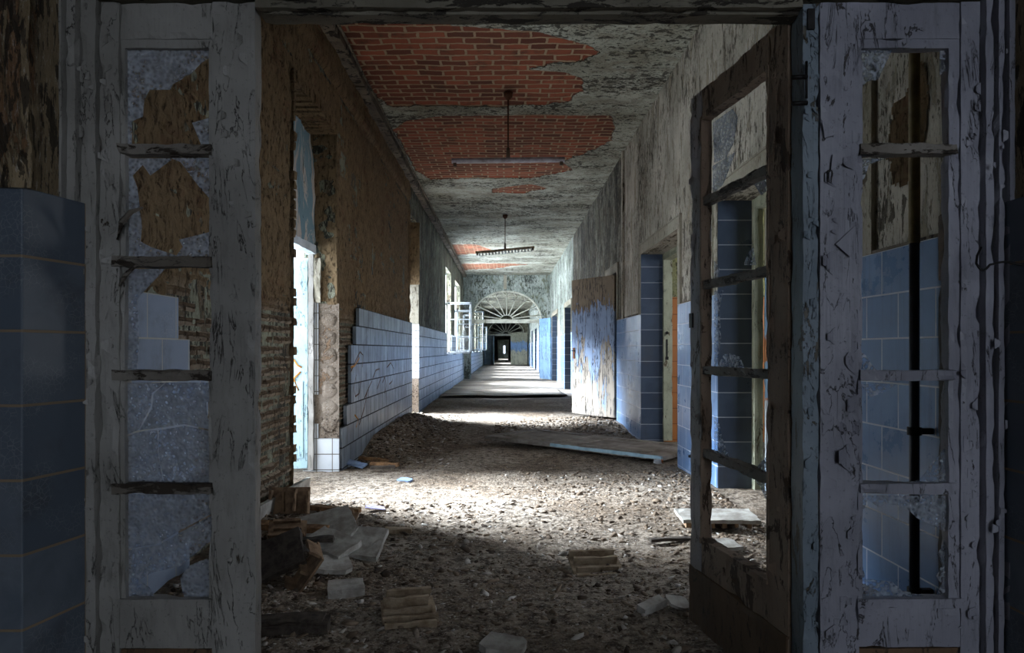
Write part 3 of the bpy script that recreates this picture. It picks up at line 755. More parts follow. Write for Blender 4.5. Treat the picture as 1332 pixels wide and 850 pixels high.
def fan(name, y, label, hub=True):
    e = empty(name, (.06, y, 2.28)); struct(e, label, 'window')
    a, rz = 1.39, 1.17
    pts = [(a * math.cos(t) * -1, 0, rz * math.sin(t)) for t in [math.pi * k / 32 for k in range(33)]]
    MB().tube([(p[0] * .985, .05, p[2] * .985) for p in pts], .045, 8).build('arch_ring', M['arch'], e, True)
    MB().rough(-1.42, 1.42, -.04, .10, -.10, .05, .1, .006, 3).build('transom_beam', M['arch'], e)
    for k in range(9):
        t = math.pi * (k + .5) / 9
        MB().tube([(.22 * math.cos(t), .04, .05 + .16 * math.sin(t)), (a * .97 * math.cos(t), .04, .03 + rz * .94 * math.sin(t))], .026, 6).build('spoke', M['arch'], e, True)
    MB().tube([(.24 * math.cos(t), .04, .04 + .18 * math.sin(t)) for t in [math.pi * k / 12 for k in range(13)]], .02, 6).build('hub', M['arch'], e, True)
    m = MB()
    for k in range(9):
        t0 = math.pi * k / 9 + .04; t1 = math.pi * (k + 1) / 9 - .04; tm = (t0 + t1) / 2
        m.tube([((a * .94 - .13 * math.sin(math.pi * q / 6)) * math.cos(t0 + (t1 - t0) * q / 6), .04, (rz * .94 - .11 * math.sin(math.pi * q / 6)) * math.sin(t0 + (t1 - t0) * q / 6)) for q in range(7)], .018, 6)
    m.build('scalloped_tracery', M['arch'], e, True)
    return e
fan('window_1', YA + .08, 'glassless fanlight with radiating bars in the nearer arch')
fan('window_2', YB + .08, 'glassless fanlight with radiating bars in the farther arch')
# beyond the second arch
ww = wall('wall_back', M['dark_room'], 'y', YC, YC + .2, -1.6, 1.74, -.1, CE, [(-.73, .33, -1, 2.1)]); struct(ww, 'dark cross wall with a doorway beyond the second arch', 'wall')
ww2 = wall('wall_last', M['plaster_far'], 'y', YD, YD + .2, -1.7, 1.9, -.1, CE, [(-.22, .02, .62, 1.68)]); struct(ww2, 'last grey wall with a bright window at the very end of the corridor', 'wall')
m = MB(); m.box(-.80, -.70, -.03, 0, 0, 2.1); m.box(.30, .40, -.03, 0, 0, 2.1); m.box(-.8, .4, -.03, 0, 2.1, 2.2); m.box(-.73, .33, -.03, 0, .0, .08)
tr = m.build('trim_2', M['arch'], None, loc=(0, YC, 0)); struct(tr, 'pale door frame in the dark far cross wall', 'door frame')

# ---- foyer on the camera side --------------------------------------
fw = wall('wall_foyer', M['plaster_foyer'], 'y', 1.90, 2.25, -3.2, 3.2, -.1, CE, [(-1.30, 1.486, -1, 2.24)])
struct(fw, 'stained brown plaster wall around the glazed screen', 'wall')
m = MB(); m.box(-3.1, -1.291, 1.885, 1.9, -.1, 1.59)
o = m.build('tiling', M['tile_foyer'], fw)
m = MB(); m.v += [(-1.287, 1.886, -.1), (-1.245, 2.10, -.1), (-1.245, 2.10, 1.585), (-1.287, 1.886, 1.585), (-1.30, 1.886, -.1), (-1.30, 2.10, -.1), (-1.30, 2.10, 1.585), (-1.30, 1.886, 1.585)]
m.f += [(0, 1, 2, 3), (4, 7, 6, 5), (3, 2, 6, 7), (0, 3, 7, 4)]; m.build('tiling', M['tile_foyer'], fw, bev=.004)
m = MB(); m.box(1.470, 1.484, 1.88, 2.12, -.1, 1.585); m.box(1.484, 3.1, 1.88, 1.9, -.1, 1.585); m.build('tiling', M['tile_foyer'], fw, bev=.004)
# lumpy plaster on the visible left pier above the tiles
grid('torn_plaster', M['plaster_foyer'], np.arange(-1.62, -1.26, .012), np.arange(1.58, 2.4, .012), lambda u, v: (u, 1.888 - .03 * (fbm(u * 3, v * .8, 6, 5, 12) - .35) - .012 * sstep(.5, .52, fbm(u * 2, v * .5, 5, 3, 3)), v), parent=fw)
for (x0, x1, nm) in ((-3.3, -3.2, 'wall_foyer_left'), (3.2, 3.3, 'wall_foyer_right')):
    o = MB().box(x0, x1, -3.5, 2.2, -.1, CE).build(nm, M['dark_room']); struct(o, 'side wall of the foyer out of the frame', 'wall')
bw = wall('wall_foyer_back', M['dark_room'], 'y', -3.6, -3.5, -3.2, 3.2, -.1, CE, [(.4, 2.6, .9, 3.2)]); struct(bw, 'foyer wall behind the camera with an added window lighting the foreground', 'wall')

gw = MB().rough(-3.5, -3.3, 3.2, 8.4, -.1, 1.78, .15, .01, 77).build('sun_blocker_wall', M['plaster_trim']); struct(gw, 'added unseen low wall outside the left opening, shaping the sun patch', 'wall')  # added out of view to block low sun and shape the floor patch
# ================================================================== the glazed screen
YS = 2.14
def sx(px): return (px - VX) / F * YS
def sz(py): return CH - (py - VY) / F * YS
def flakes(parent, mat, x0, x1, z0, z1, y, n, seed, smin=.015, smax=.05, face=-1):
    # curled chips of paint lifting off a vertical face
    rnd = random.Random(seed); m = MB()
    for k in range(n):
        w = rnd.uniform(smin, smax); h = w * rnd.uniform(.9, 2.4); cx = rnd.uniform(x0 + w * .5, x1 - w * .5); cz = rnd.uniform(z0 + h / 2, z1 - h / 2)
        side = rnd.choice((-1, 1)); curl = rnd.uniform(.15, .5) * w; K = 5; pts = []
        lean = rnd.uniform(-.3, .3)
        for i in range(K):
            t = i / (K - 1); hh = h * (1 - .75 * t * rnd.uniform(.6, 1)) / 2
            px_ = cx + side * (t - .5) * w; dy = face * (curl * t * t + .001)
            pts.append(((px_, y + dy, cz + lean * w * t - hh), (px_, y + dy, cz + lean * w * t + hh * rnd.uniform(.7, 1))))
        k0 = len(m.v)
        for a, b in pts: m.v += [a, b]
        for i in range(K - 1): q = k0 + i * 2; m.f.append((q, q + 2, q + 3, q + 1))
    if not m.v: return None
    o = m.build('peeling_paint', mat, parent, fix=False)
    s = o.modifiers.new('thick', 'SOLIDIFY'); s.thickness = .0012
    return o
def shard(parent, poly, y=YS, mat=None, fn=None, name='glass_shard'):
    rnd = random.Random(len(poly) * 13 + int(poly[0][0])); m = MB()
    if fn is None:
        fn = lambda u, v, w: (sx(u), y + w, sz(v))
    m.prism(poly, fn, .003); o = m.build(name, mat or M['glass'], parent)
    bm = bmesh.new(); bm.from_mesh(o.data); bmesh.ops.triangulate(bm, faces=[f for f in bm.faces if len(f.verts) > 4]); bm.to_mesh(o.data); bm.free()
    return o
BARS = [.60, .263, -.077, -.416]; GT = .907; GB = -.756
def frame_part(nm, par, mat, x0, x1, z0, z1, y0=2.115, y1=2.165, seed=0, amp=.002, res=.022):
    return MB().rough(x0, x1, y0, y1, z0, z1, res, amp, seed).build(nm, mat, par)

# left sidelight -----------------------------------------------------
sl = empty('window_3', (0, 0, 0)); struct(sl, 'grey peeling sidelight left of the opening with five panes of broken hammered glass', 'window')
frame_part('stile', sl, M['frame'], sx(280), sx(336), .0, sz(8), seed=1)
frame_part('stile', sl, M['frame'], sx(136), sx(161), .0, sz(8), seed=2, amp=.004)
frame_part('top_rail', sl, M['frame'], sx(161), sx(280), sz(55), sz(8), 2.12, 2.16, 3)
frame_part('bottom_rail', sl, M['frame'], sx(145), sx(280), sz(840), sz(786), 2.118, 2.16, 4)
frame_part('kick_panel', sl, M['kick'], sx(145), sx(280), .02, sz(842), 2.125, 2.155, 5)
m = MB()
m.rough(sx(161), sx(167), 2.122, 2.158, sz(780), sz(60), .02, .0022, 6); m.rough(sx(275), sx(280.5), 2.122, 2.158, sz(780), sz(60), .02, .0015, 7)
m.rough(sx(161), sx(280), 2.122, 2.158, sz(66), sz(55), .02, .002, 8); m.rough(sx(155), sx(280), 2.112, 2.158, sz(786), sz(776), .02, .002, 9)
m.build('glazing_bead', M['frame'], sl)
for i, b in enumerate(BARS):
    MB().rough(sx(153 if i != 0 else 158), sx(280), 2.108, 2.160, CH + b - .0155, CH + b + .0155, .014, .003, 10 + i, 16).build('glazing_bar', M['bar'], sl)
PL = [[(165, 65), (277, 65), (277, 72), (262, 82), (250, 95), (225, 110), (222, 117), (195, 117), (188, 130), (186, 152), (172, 158), (172, 191), (165, 191)],
      [(250, 160), (277, 152), (277, 191), (262, 189)],
      [(165, 206), (222, 206), (222, 208), (195, 228), (185, 214), (172, 228), (178, 244), (184, 295), (182, 314), (195, 321), (228, 332), (228, 335), (165, 335)],
      [(222, 206), (277, 206), (277, 263), (260, 244), (235, 211)], [(233, 312), (277, 301), (277, 335), (228, 335), (238, 321)],
      [(165, 350), (214, 350), (185, 381), (178, 390), (180, 440), (178, 481), (165, 481)],
      [(165, 498), (215, 498), (198, 512), (196, 530), (180, 560), (165, 566)], [(216, 498), (277, 498), (277, 520), (268, 524), (270, 545), (277, 549), (277, 560), (240, 552), (200, 558), (182, 560), (198, 531), (200, 513)],
      [(165, 568), (181, 562), (205, 560), (205, 590), (212, 628), (165, 628)], [(207, 560), (241, 554), (277, 562), (277, 628), (214, 628), (207, 590)],
      [(165, 643), (277, 643), (277, 668), (235, 690), (205, 708), (165, 715)], [(165, 717), (206, 710), (236, 692), (277, 670), (277, 702), (255, 720), (235, 737), (200, 745), (180, 755), (195, 766), (200, 776), (165, 776)],
      [(277, 725), (260, 730), (245, 737), (235, 752), (237, 765), (240, 776), (277, 776)]]
for i, p in enumerate(PL): shard(sl, p, 2.137 + .002 * (i % 3), M['glass'])
flakes(sl, M['frame'], sx(136), sx(163), .3, 2.15, 2.115, 30, 3, .008, .028)
flakes(sl, M['frame'], sx(280), sx(335), .25, 2.15, 2.114, 12, 5, .008, .03)
# long splinter of bead hanging across the second pane
MB().tube([P(153, 312, 2.10), P(158, 290, 2.09), P(170, 276, 2.085), P(186, 270, 2.09)], [.004, .009, .008, .003], 6).build('splinter', M['bar'], sl, True)
MB().tube([P(155, 372, 2.10), P(163, 358, 2.095), P(178, 345, 2.10)], [.003, .007, .004], 6).build('splinter', M['bar'], sl, True)

# outer frame posts (left, right), hinge post and head ----------------
tf = empty('trim_3', (0, 0, 0)); struct(tf, 'weathered timber frame around the whole glazed screen', 'door frame')
m = MB(); m.rough(sx(92), sx(101), 2.06, 2.17, 0, 2.2, .03, .003, 21); m.rough(sx(103), sx(114), 2.08, 2.17, 0, 2.2, .025, .004, 22); m.rough(sx(115), sx(134), 2.10, 2.17, 0, 2.2, .02, .005, 23)
m.build('post', M['frame'], tf)
m = MB(); m.rough(sx(1268), sx(1278), 2.09, 2.17, 0, 2.2, .025, .002, 24); m.rough(sx(1280), sx(1287), 2.075, 2.17, 0, 2.2, .025, .002, 25); m.rough(sx(1289), sx(1298), 2.06, 2.17, 0, 2.2, .025, .002, 26)
m.build('post', M['frame_b'], tf)
m = MB(); m.rough(sx(1038), sx(1058), 2.105, 2.19, 0, 2.18, .022, .003, 27); m.build('post', M['bluepost'], tf)
m = MB(); m.rough(sx(92), sx(1298), 2.07, 2.18, sz(6), 2.245, .04, .004, 28); m.rough(sx(338), sx(1038), 2.10, 2.20, sz(18), sz(5), .03, .004, 29)
m.rough(sx(338), sx(1038), 2.125, 2.19, sz(22), sz(17), .03, .002, 30)
m.build('head_beam', M['head'], tf)
flakes(tf, M['frame'], sx(112), sx(136), .2, 2.15, 2.098, 22, 8, .008, .022)
flakes(tf, M['bluepost'], sx(1038), sx(1058), .2, 2.1, 2.104, 34, 9, .008, .022)
flakes(tf, M['frame_b'], sx(1266), sx(1297), .3, 2.1, 2.07, 16, 10, .007, .018)
m = MB(); m.box(sx(1043), sx(1052), 2.096, 2.105, sz(46), sz(20)); o = m.build('strike_plate', M['iron'], tf)
for py in (101, 135): MB().tube([P(1030, py, 2.085), P(1050, py - 1, 2.085)], .007, 8).build('hinge', M['iron'], tf, True)
m = MB(); m.tube([P(1049, 80, 2.09), P(1049, 128, 2.09)], .004, 8); m.build('hinge_pin', M['iron'], tf, True)

# right sidelight ----------------------------------------------------
s2 = empty('window_4', (0, 0, 0)); struct(s2, 'lilac-grey peeling sidelight right of the opening, one glazing bar missing', 'window')
frame_part('stile', s2, M['frame_b'], sx(1062), sx(1112), .0, sz(8), seed=41)
frame_part('stile', s2, M['frame_b'], sx(1243), sx(1267), .0, sz(8), seed=42)
frame_part('top_rail', s2, M['frame_b'], sx(1112), sx(1243), sz(54), sz(8), 2.12, 2.16, 43)
frame_part('bottom_rail', s2, M['frame_b'], sx(1112), sx(1243), sz(838), sz(788), 2.118, 2.16, 44)
frame_part('kick_panel', s2, M['kick'], sx(1112), sx(1243), .02, sz(841), 2.125, 2.155, 45)
m = MB()
m.rough(sx(1112), sx(1118), 2.122, 2.158, sz(780), sz(60), .02, .0015, 46); m.rough(sx(1229), sx(1243), 2.122, 2.158, sz(780), sz(60), .02, .003, 47)
m.rough(sx(1112), sx(1243), 2.122, 2.158, sz(66), sz(54), .02, .002, 48); m.rough(sx(1110), sx(1247), 2.112, 2.158, sz(788), sz(776), .02, .002, 49)
m.build('glazing_bead', M['frame_b'], s2)
for i, b in enumerate(BARS):
    if i == 1: continue
    m = MB().rough(sx(1113), sx(1238), 2.108, 2.160, CH + b - .0155, CH + b + .0155, .014, .003, 50 + i, 16); o = m.build('glazing_bar', M['bar'] if i == 0 else M['frame_b'], s2)
PR = [[(1117, 66), (1160, 66), (1152, 82), (1142, 104), (1128, 106), (1117, 118)], [(1222, 66), (1230, 66), (1230, 92), (1222, 98)],
      [(1117, 486), (1117, 456), (1126, 463), (1136, 478), (1146, 487)], [(1117, 500), (1166, 500), (1150, 510), (1132, 517), (1124, 506)],
      [(1230, 582), (1230, 629), (1184, 629), (1198, 622), (1213, 602)], [(1117, 645), (1230, 645), (1230, 692), (1208, 682), (1192, 674), (1178, 660), (1152, 655), (1142, 660), (1128, 650), (1122, 665), (1117, 680)],
      [(1117, 715), (1121, 735), (1126, 753), (1160, 757), (1172, 768), (1204, 776), (1117, 776)], [(1230, 700), (1230, 770), (1218, 774), (1224, 760), (1217, 750), (1225, 735), (1219, 722)],
      [(1117, 207), (1150, 207), (1130, 214), (1124, 232), (1117, 240)]]
for i, p in enumerate(PR): shard(s2, p, 2.137, M['glass_clear'])
m = MB()
for (a, b, s_) in ((300, 320, 1), (372, 380, 2), (405, 412, 1)): pass
flakes(s2, M['frame_b'], sx(1062), sx(1112), .25, 2.1, 2.114, 26, 11, .01, .045)
flakes(s2, M['frame_b'], sx(1238), sx(1268), .3, 2.1, 2.113, 20, 12, .008, .024)
for (q, mt) in (([(1080, 320), (1106, 295), (1108, 330), (1098, 336)], 0), ([(1074, 225), (1095, 213), (1090, 200), (1076, 205)], 0), ([(1062, 160), (1080, 180), (1066, 184)], 0)):
    shard(s2, q, 2.104, M['frame_b'], name='paint_curl')

# open glazed leaf ---------------------------------------------------
HX, HY = .900, 2.2; EX, EY = .792, 2.942
ang = math.atan2(EY - HY, EX - HX); LW_ = math.hypot(EX - HX, EY - HY)
lf = empty('door_1', (HX, HY, 0), ang); struct(lf, 'narrow glazed door leaf standing open on the right, bare brown wood with broken panes', 'door')
# local x runs from hinge to free edge, local y points to the corridor middle (+y = left in the picture)
T = .022
def lp(nm, x0, x1, z0, z1, mat, seed, y0=-T, y1=T, res=.022, amp=.002): return MB().rough(x0, x1, y0, y1, z0, z1, res, amp, seed).build(nm, mat, lf)
lp('stile', 0, .118, .03, 2.19, M['leafwood'], 61); lp('stile', LW_ - .105, LW_, .03, 2.19, M['leafwood_grey'], 62)
lp('top_rail', .118, LW_ - .105, CH + .93, 2.19, M['leafwood'], 63, -T * .9, T * .9)
lp('bottom_rail', .118, LW_ - .105, .255, CH - .765, M['leafwood'], 64, -T * .9, T * .9)
lp('kick_panel', .0, LW_, .03, .258, M['kick'], 65, -T - .004, T + .006)
m = MB()
m.rough(.115, .128, -.018, T + .002, CH - .76, CH + .93, .02, .0015, 66); m.rough(LW_ - .118, LW_ - .104, -.018, T + .004, CH - .76, CH + .93, .02, .0015, 67)
m.rough(.118, LW_ - .105, -.018, T + .006, CH + .915, CH + .94, .02, .003, 68); m.rough(.118, LW_ - .105, -.018, T + .008, CH - .775, CH - .752, .02, .003, 69)
m.build('glazing_bead', M['leafwood'], lf)
for i, (za, zb) in enumerate(((.597, .592), (.262, .258), (-.082, -.083), (-.43, -.412))):
    m = MB(); m.rough(.11, LW_ - .098, -.018, .020, -.016, .016, .014, .0035, 70 + i, 16)
    L = LW_ - .208
    m.v = [(x, y, z + CH + za + (zb - za) * (x - .11) / L) for (x, y, z) in m.v]; m.build('glazing_bar', M['bar'], lf)
def lfn(px, py):
    a = (px - VX) / F; dx = EX - HX; dy = EY - HY
    t = (HX - HY * a) / (dy * a - dx); y = HY + dy * t
    return t * LW_, CH - (py - VY) / F * y
SH = [[(928, 160), (953, 142), (960, 152), (955, 185), (945, 205), (930, 212)], [(928, 216), (957, 198), (941, 240), (928, 252)],
      [(982, 240), (1013, 226), (1013, 250), (1000, 246), (991, 254)], [(930, 378), (941, 378), (936, 402), (938, 440), (934, 468), (930, 480)],
      [(933, 478), (943, 461), (950, 460), (963, 465), (969, 480)], [(1013, 458), (1005, 474), (994, 484), (1013, 487)],
      [(930, 540), (934, 545), (940, 572), (949, 596), (930, 588)], [(1013, 500), (1004, 512), (1006, 522), (1013, 532)],
      [(985, 608), (1000, 592), (1013, 600), (1013, 622)], [(980, 622), (1013, 634), (1013, 655), (1003, 656), (996, 648), (990, 634)],
      [(968, 345), (974, 330), (980, 322), (984, 345)], [(930, 340), (936, 350), (934, 366), (930, 368)]]
for p in SH:
    q = [lfn(*a) for a in p]; shard(lf, q, mat=M['glass_clear'], fn=lambda u, v, w: (u, w, v))
# flakes are built in the leaf's own axes
o = flakes(lf, M['leafwood'], 0.01, .118, .4, 2.15, T, 18, 14, .012, .04, 1)
o = flakes(lf, M['leafwood_grey'], LW_ - .10, LW_, .4, 2.15, T, 22, 15, .01, .035, 1)
o = flakes(lf, M['leafwood'], .15, LW_ - .12, .26, .38, T * .9, 12, 16, .012, .03, 1)
# latch and bolts on the free edge
m = MB(); m.box(LW_ - .002, LW_ + .003, -.012, .012, CH - .49, CH - .40); m.build('lock_plate', M['rust'], lf, bev=.001)
MB().tube([(LW_, 0, CH - .445), (LW_ + .028, .004, CH - .447), (LW_ + .04, .012, CH - .45)], [.009, .008, .006], 8).build('latch_bolt', M['iron'], lf, True)
MB().tube([(LW_, .0, CH - .37), (LW_ + .014, 0, CH - .37)], .007, 8).build('bolt', M['iron'], lf, True)
MB().box(LW_ - .03, LW_ + .002, T, T + .006, CH + .09, CH + .15).build('keyhole_plate', M['iron'], lf, bev=.001)

# twisted wire on the right post
pts = []
for k in range(60):
    t = k / 59; px = 1270 + t * 70; py = 343 + 8 * math.sin(min(1, t * 4) * math.pi) * (1 - t) + (2.0 * math.sin(t * 9)); p = P(px, py, 2.03 - .05 * t); pts.append(p)
pts = [P(1276, 322, 2.05), P(1271, 333, 2.04), P(1270, 342, 2.035)] + pts
tag(MB().tube(pts, .0035, 6).build('wire', M['iron'], None, True), 'twisted dark wire hooked on the right post of the glazed screen', 'wire')

# pipe seen through the right sidelight
pp = empty('pipe', (1.655, 2.86, 0), 0, 'dark vertical pipe fixed in front of the blue tiles behind the right sidelight', 'pipe')
MB().tube([(0, 0, 0), (0, 0, 1.62)], .019, 12).build('lower_pipe', M['pipe'], pp, True)
MB().tube([(0, 0, 1.58), (0, 0, 4.0)], .021, 12).build('upper_pipe', M['pipe_olive'], pp, True)
for z in (.82, .17):
    MB().tube([(0, 0, z - .016), (0, 0, z + .016)], .027, 12).build('clamp', M['iron'], pp, True)
    MB().box(0, .085, -.012, .012, z - .012, z + .012).build('bracket', M['iron'], pp)
bd = MB().rough(0, .022, 0, .17, 0, 1.41, .05, .004, 81).build('board', M['brownboard'], None, loc=(1.685, 2.58, -.01)); tag(bd, 'dark brown upright board on the tiled wall right of the pipe', 'board')
bx = empty('switch_box', (1.665, 2.56, 1.415), 0, 'rough grey metal box on the wall right of the vertical pipe', 'box')
MB().rough(0, .075, 0, .16, 0, .26, .02, .004, 82).build('housing', M['lamp_rust'], bx); MB().box(-.006, 0, .01, .15, .012, .248).build('cover', M['lamp_rust'], bx, bev=.003)

# ================================================================== left openings
# first door: post, lintel and a leaf swung outwards
d2 = empty('door_2', (-1.88, 6.74, 0)); struct(d2, 'pale blue outer door leaf with ochre graffiti, seen through the brick opening on the left', 'door')
d2.rotation_euler = (0, 0, math.radians(180 + 5))
m = MB(); m.rough(0, .82, -.02, .02, .02, 2.02, .08, .002, 90); m.build('leaf', M['paleblue'], d2)
MB().rough(.04, .74, .02, .03, .12, .85, .1, .001, 91).build('panel', M['paleblue'], d2, bev=.003)
# graffiti: a loop and a cross
m = MB(); q = lambda x, z: (x, .034, z)
m.tube([q(.10, 1.12), q(.13, 1.17), q(.18, 1.18), q(.21, 1.13), q(.18, 1.07), q(.12, 1.05), q(.09, 1.0), q(.05, .98)], .010, 6)
m.tube([q(.14, 1.32), q(.20, 1.31)], .009, 6)
m.tube([q(.06, .94), q(.12, .88), q(.20, .80)], .010, 6); m.tube([q(.19, .95), q(.12, .86), q(.08, .76)], .010, 6)
m.v = [(x, .0305 + (y - .0305) * .15, z) for x, y, z in m.v]
m.build('graffiti', M['graffiti'], d2, True)
df = empty('trim_4', (-1.84, 5.35, 0)); struct(df, 'cracked pale frame around the outer door in the left opening', 'door frame')
MB().rough(-.03, .02, 1.36, 1.40, 0, 2.12, .05, .004, 92).build('post', M['frame'], df)
MB().rough(-.05, .03, .02, .10, 0, 2.12, .05, .004, 93).build('post', M['cream'], df)
MB().rough(-.05, .04, .02, 1.40, 2.06, 2.14, .05, .006, 94).build('lintel', M['white_frame'], df)
# hanging strip of torn plaster
MB().rough(XL - .22, XL - .16, 6.72, 6.76, 1.60, 2.02, .03, .014, 95, 7).build('torn_plaster_edge', M['plaster_trim'], wl)
# graffiti scrawls on the left tiles
m = MB(); gx = XL + .0365
def scr(pts, r=.010): m.tube([(gx, 1472 / (657 - px), CH - (py - 455) / F * (1472 / (657 - px))) for px, py in pts], r, 6)
scr([(452, 484), (458, 470), (464, 458), (468, 462), (467, 478)]); scr([(459, 488), (456, 505), (458, 516), (463, 512), (465, 496)])
scr([(481, 492), (485, 482), (490, 480), (491, 494), (487, 506)]); scr([(470, 518), (477, 502), (480, 496)]); scr([(463, 553), (470, 530), (474, 508)])
scr([(500, 478), (505, 472), (509, 480), (507, 496), (503, 500)]); scr([(494, 498), (497, 490), (499, 502), (497, 512)])
m.v = [(gx - .001 + (x - gx) * .12, y, z) for x, y, z in m.v]
o = m.build('graffiti', M['graffiti_brown'], wl, True)
m = MB(); scr([(452, 478), (457, 476), (463, 466)], .012); scr([(457, 540), (462, 546), (459, 556)], .012); m.v = [(gx - .001 + (x - gx) * .12, y, z) for x, y, z in m.v]
m.build('graffiti', M['graffiti'], wl, True)

# windows in the left wall
def window(n, y0, y1, z0, z1, label):
    e = empty('window_%d' % n, (-1.80, y0, z0)); struct(e, label, 'window'); w = y1 - y0; h = z1 - z0; t = .05
    m = MB(); m.box(-.03, .03, 0, t, 0, h); m.box(-.03, .03, w - t, w, 0, h); m.box(-.03, .03, 0, w, 0, t); m.box(-.03, .03, 0, w, h - t, h)
    m.build('window_frame', M['white_frame'], e, bev=.004)
    MB().box(-.03, .03, 0, w, 1.42, 1.50).build('transom', M['white_frame'], e, bev=.004)
    MB().box(-.025, .025, w / 2 - .03, w / 2 + .03, 0, h).build('mullion', M['white_frame'], e, bev=.004)
    m = MB()
    for zz in (.48, .95): m.box(-.012, .012, t, w - t, zz - .012, zz + .012)
    m.build('glazing_bar', M['white_frame'], e)
    m = MB(); m.box(-.12, .24, -.0, w, -.05, 0); m.build('window_sill', M['white_frame'], e, bev=.004)
    return e
names = ['first tall window on the left wall, behind the open casement', 'second tall window on the left wall, just before the arch', 'first window beyond the nearer arch', 'second window beyond the nearer arch',
         'third window beyond the nearer arch', 'fourth window beyond the nearer arch', 'last window before the farther arch', 'added window that lights the stretch beyond the farther arch', 'added window that lights the very end of the corridor']
for k, (r, nm) in enumerate(zip(LW, names)): window(5 + k, r[0], r[1], r[2], r[3], nm)
def casement(x0, x1, y, z0, z1, label, rz=0, tilt=0):
    w = x1 - x0; h = z1 - z0; e = empty('window_casement', (x0, y, z0), rz, label, 'window casement', 'open casements on the left wall')
    t = .06; m = MB(); m.box(0, t, -.02, .02, 0, h); m.box(w - t, w, -.02, .02, 0, h); m.box(0, w, -.02, .02, 0, t); m.box(0, w, -.02, .02, h - t, h); m.build('sash', M['white_frame'], e, bev=.004)
    for k in (1, 2): MB().box(t, w - t, -.012, .012, h * k / 3 - .015, h * k / 3 + .015).build('glazing_bar', M['white_frame'], e)
    MB().box(t * .8, w - t * .8, -.002, .002, t * .8, h - t * .8).build('pane', M['clear'], e)
    MB().tube([(w - .03, -.03, h * .5 - .05), (w - .03, -.03, h * .5 + .05)], .008, 6).build('handle', M['iron'], e, True)
    return e
casement(-1.60, -.93, 19.75, 1.04, 2.47, 'open white casement nearest the camera, swung into the corridor')
casement(-1.60, -1.12, 23.2, 1.08, 2.44, 'open white casement behind the nearest one')
casement(-1.60, -1.00, 33.1, 1.10, 2.95, 'open white casement seen under the left side of the nearer arch', math.radians(8))
casement(-1.60, -1.05, 41.6, 1.10, 2.50, 'farthest open white casement beyond the nearer arch', math.radians(10))

# ================================================================== right doorways
def doorframe(n, y0, y1, label, wd=.11):
    e = empty('trim_%d' % n, (XR + .26, y0, 0)); struct(e, label, 'door frame'); w = y1 - y0
    MB().rough(0, wd, w - .07, w, 0, HD, .06, .002, n).build('post', M['cream'], e); MB().rough(0, wd, 0, .07, 0, HD, .06, .002, n + 1).build('post', M['cream'], e)
    MB().rough(0, wd, 0, w, HD - .08, HD, .06, .002, n + 2).build('head', M['cream'], e); return e
e5 = doorframe(5, 7.09, 8.99, 'cream door frame inside the tiled doorway with the orange room behind')
m = MB(); m.box(.03, .05, 1.825, 1.83, 1.05, 1.28); m.box(.022, .06, 1.822, 1.83, 1.02, 1.06); m.build('lock_plate', M['iron'], e5)
MB().tube([(.04, 1.83, 1.36), (.04, 1.815, 1.36)], .02, 10).build('keyhole', M['iron'], e5)
doorframe(6, 3.45, 5.74, 'cream door frame inside the blue-tiled doorway behind the open leaf', .07)
d = empty('door_3', (XR + .34, 5.66, 0), math.radians(0)); struct(d, 'cream, blue and orange peeling door leaf seen through the glazed leaf', 'door')
MB().rough(0, .85, -.02, .02, .02, HD - .08, .08, .002, 96).build('leaf', M['door_orange'], d)
MB().rough(.12, .14, -.03, -.02, .02, HD - .1, .1, .001, 97).build('stop_bead', M['cream'], d)
# plank door standing ajar
d = empty('door_4', (XR - .03, 10.97, 0)); struct(d, 'plank door ajar on the right with blue paint peeling off grey wood', 'door')
d.rotation_euler = (0, 0, math.atan2(11.86 - 10.97, 1.134 - 1.71))
L = math.hypot(11.86 - 10.97, 1.134 - 1.71)
m = MB()
for k in range(6): m.rough(L * k / 6 + .0015, L * (k + 1) / 6 - .0015, -.02, .02, .09, 2.31, .07, .0015, 100 + k)
lfo = m.build('leaf', M['door_peel'], d)
MB().rough(0, L, -.045, -.02, .3, .42, .08, .002, 107).rough(0, L, -.045, -.02, 1.9, 2.02, .08, .002, 108).build('ledge', M['door_peel'], d)
MB().box(L - .09, L - .03, .02, .03, 1.0, 1.18).build('lock_plate', M['rust'], lfo, bev=.002)
MB().tube([(L - .06, .03, 1.13), (L - .06, .07, 1.13), (L - .15, .075, 1.125)], .009, 8).build('handle', M['iron'], lfo, True)
def flat_door(n, x0, y0, x1, y1, z0, z1, mat, label):
    d = empty('door_%d' % n, (x0, y0, 0)); struct(d, label, 'door'); L = math.hypot(x1 - x0, y1 - y0); d.rotation_euler = (0, 0, math.atan2(y1 - y0, x1 - x0))
    m = MB(); m.rough(0, L, -.02, .02, z0, z1, .12, .002, n); lfo = m.build('leaf', mat, d)
    for s in (-1, 1):
        MB().tube([(L - .06, .02 * s, 1.1), (L - .06, .06 * s, 1.1), (L - .15, .065 * s, 1.1)], .009, 6).build('handle', M['iron'], lfo, True)
    return d
flat_door(5, 1.70, 26.25, 1.34, 27.25, .04, 2.33, M['door_bluefar'], 'light blue flaking door leaf at the right side of the nearer arch')
flat_door(6, 1.66, 52.9, .42, 52.7, .03, 2.42, M['door_yellow'], 'yellow and blue patched door leaf closing the right of the farther arch')
flat_door(7, -1.58, 52.9, -.98, 52.9, .03, 2.2, M['door_slate'], 'slate blue door leaf left of the far dark opening')
flat_door(8, -.96, 52.9, -.82, 51.8, .03, 2.2, M['door_slate'], 'narrow slate blue leaf folded open at the far dark opening')

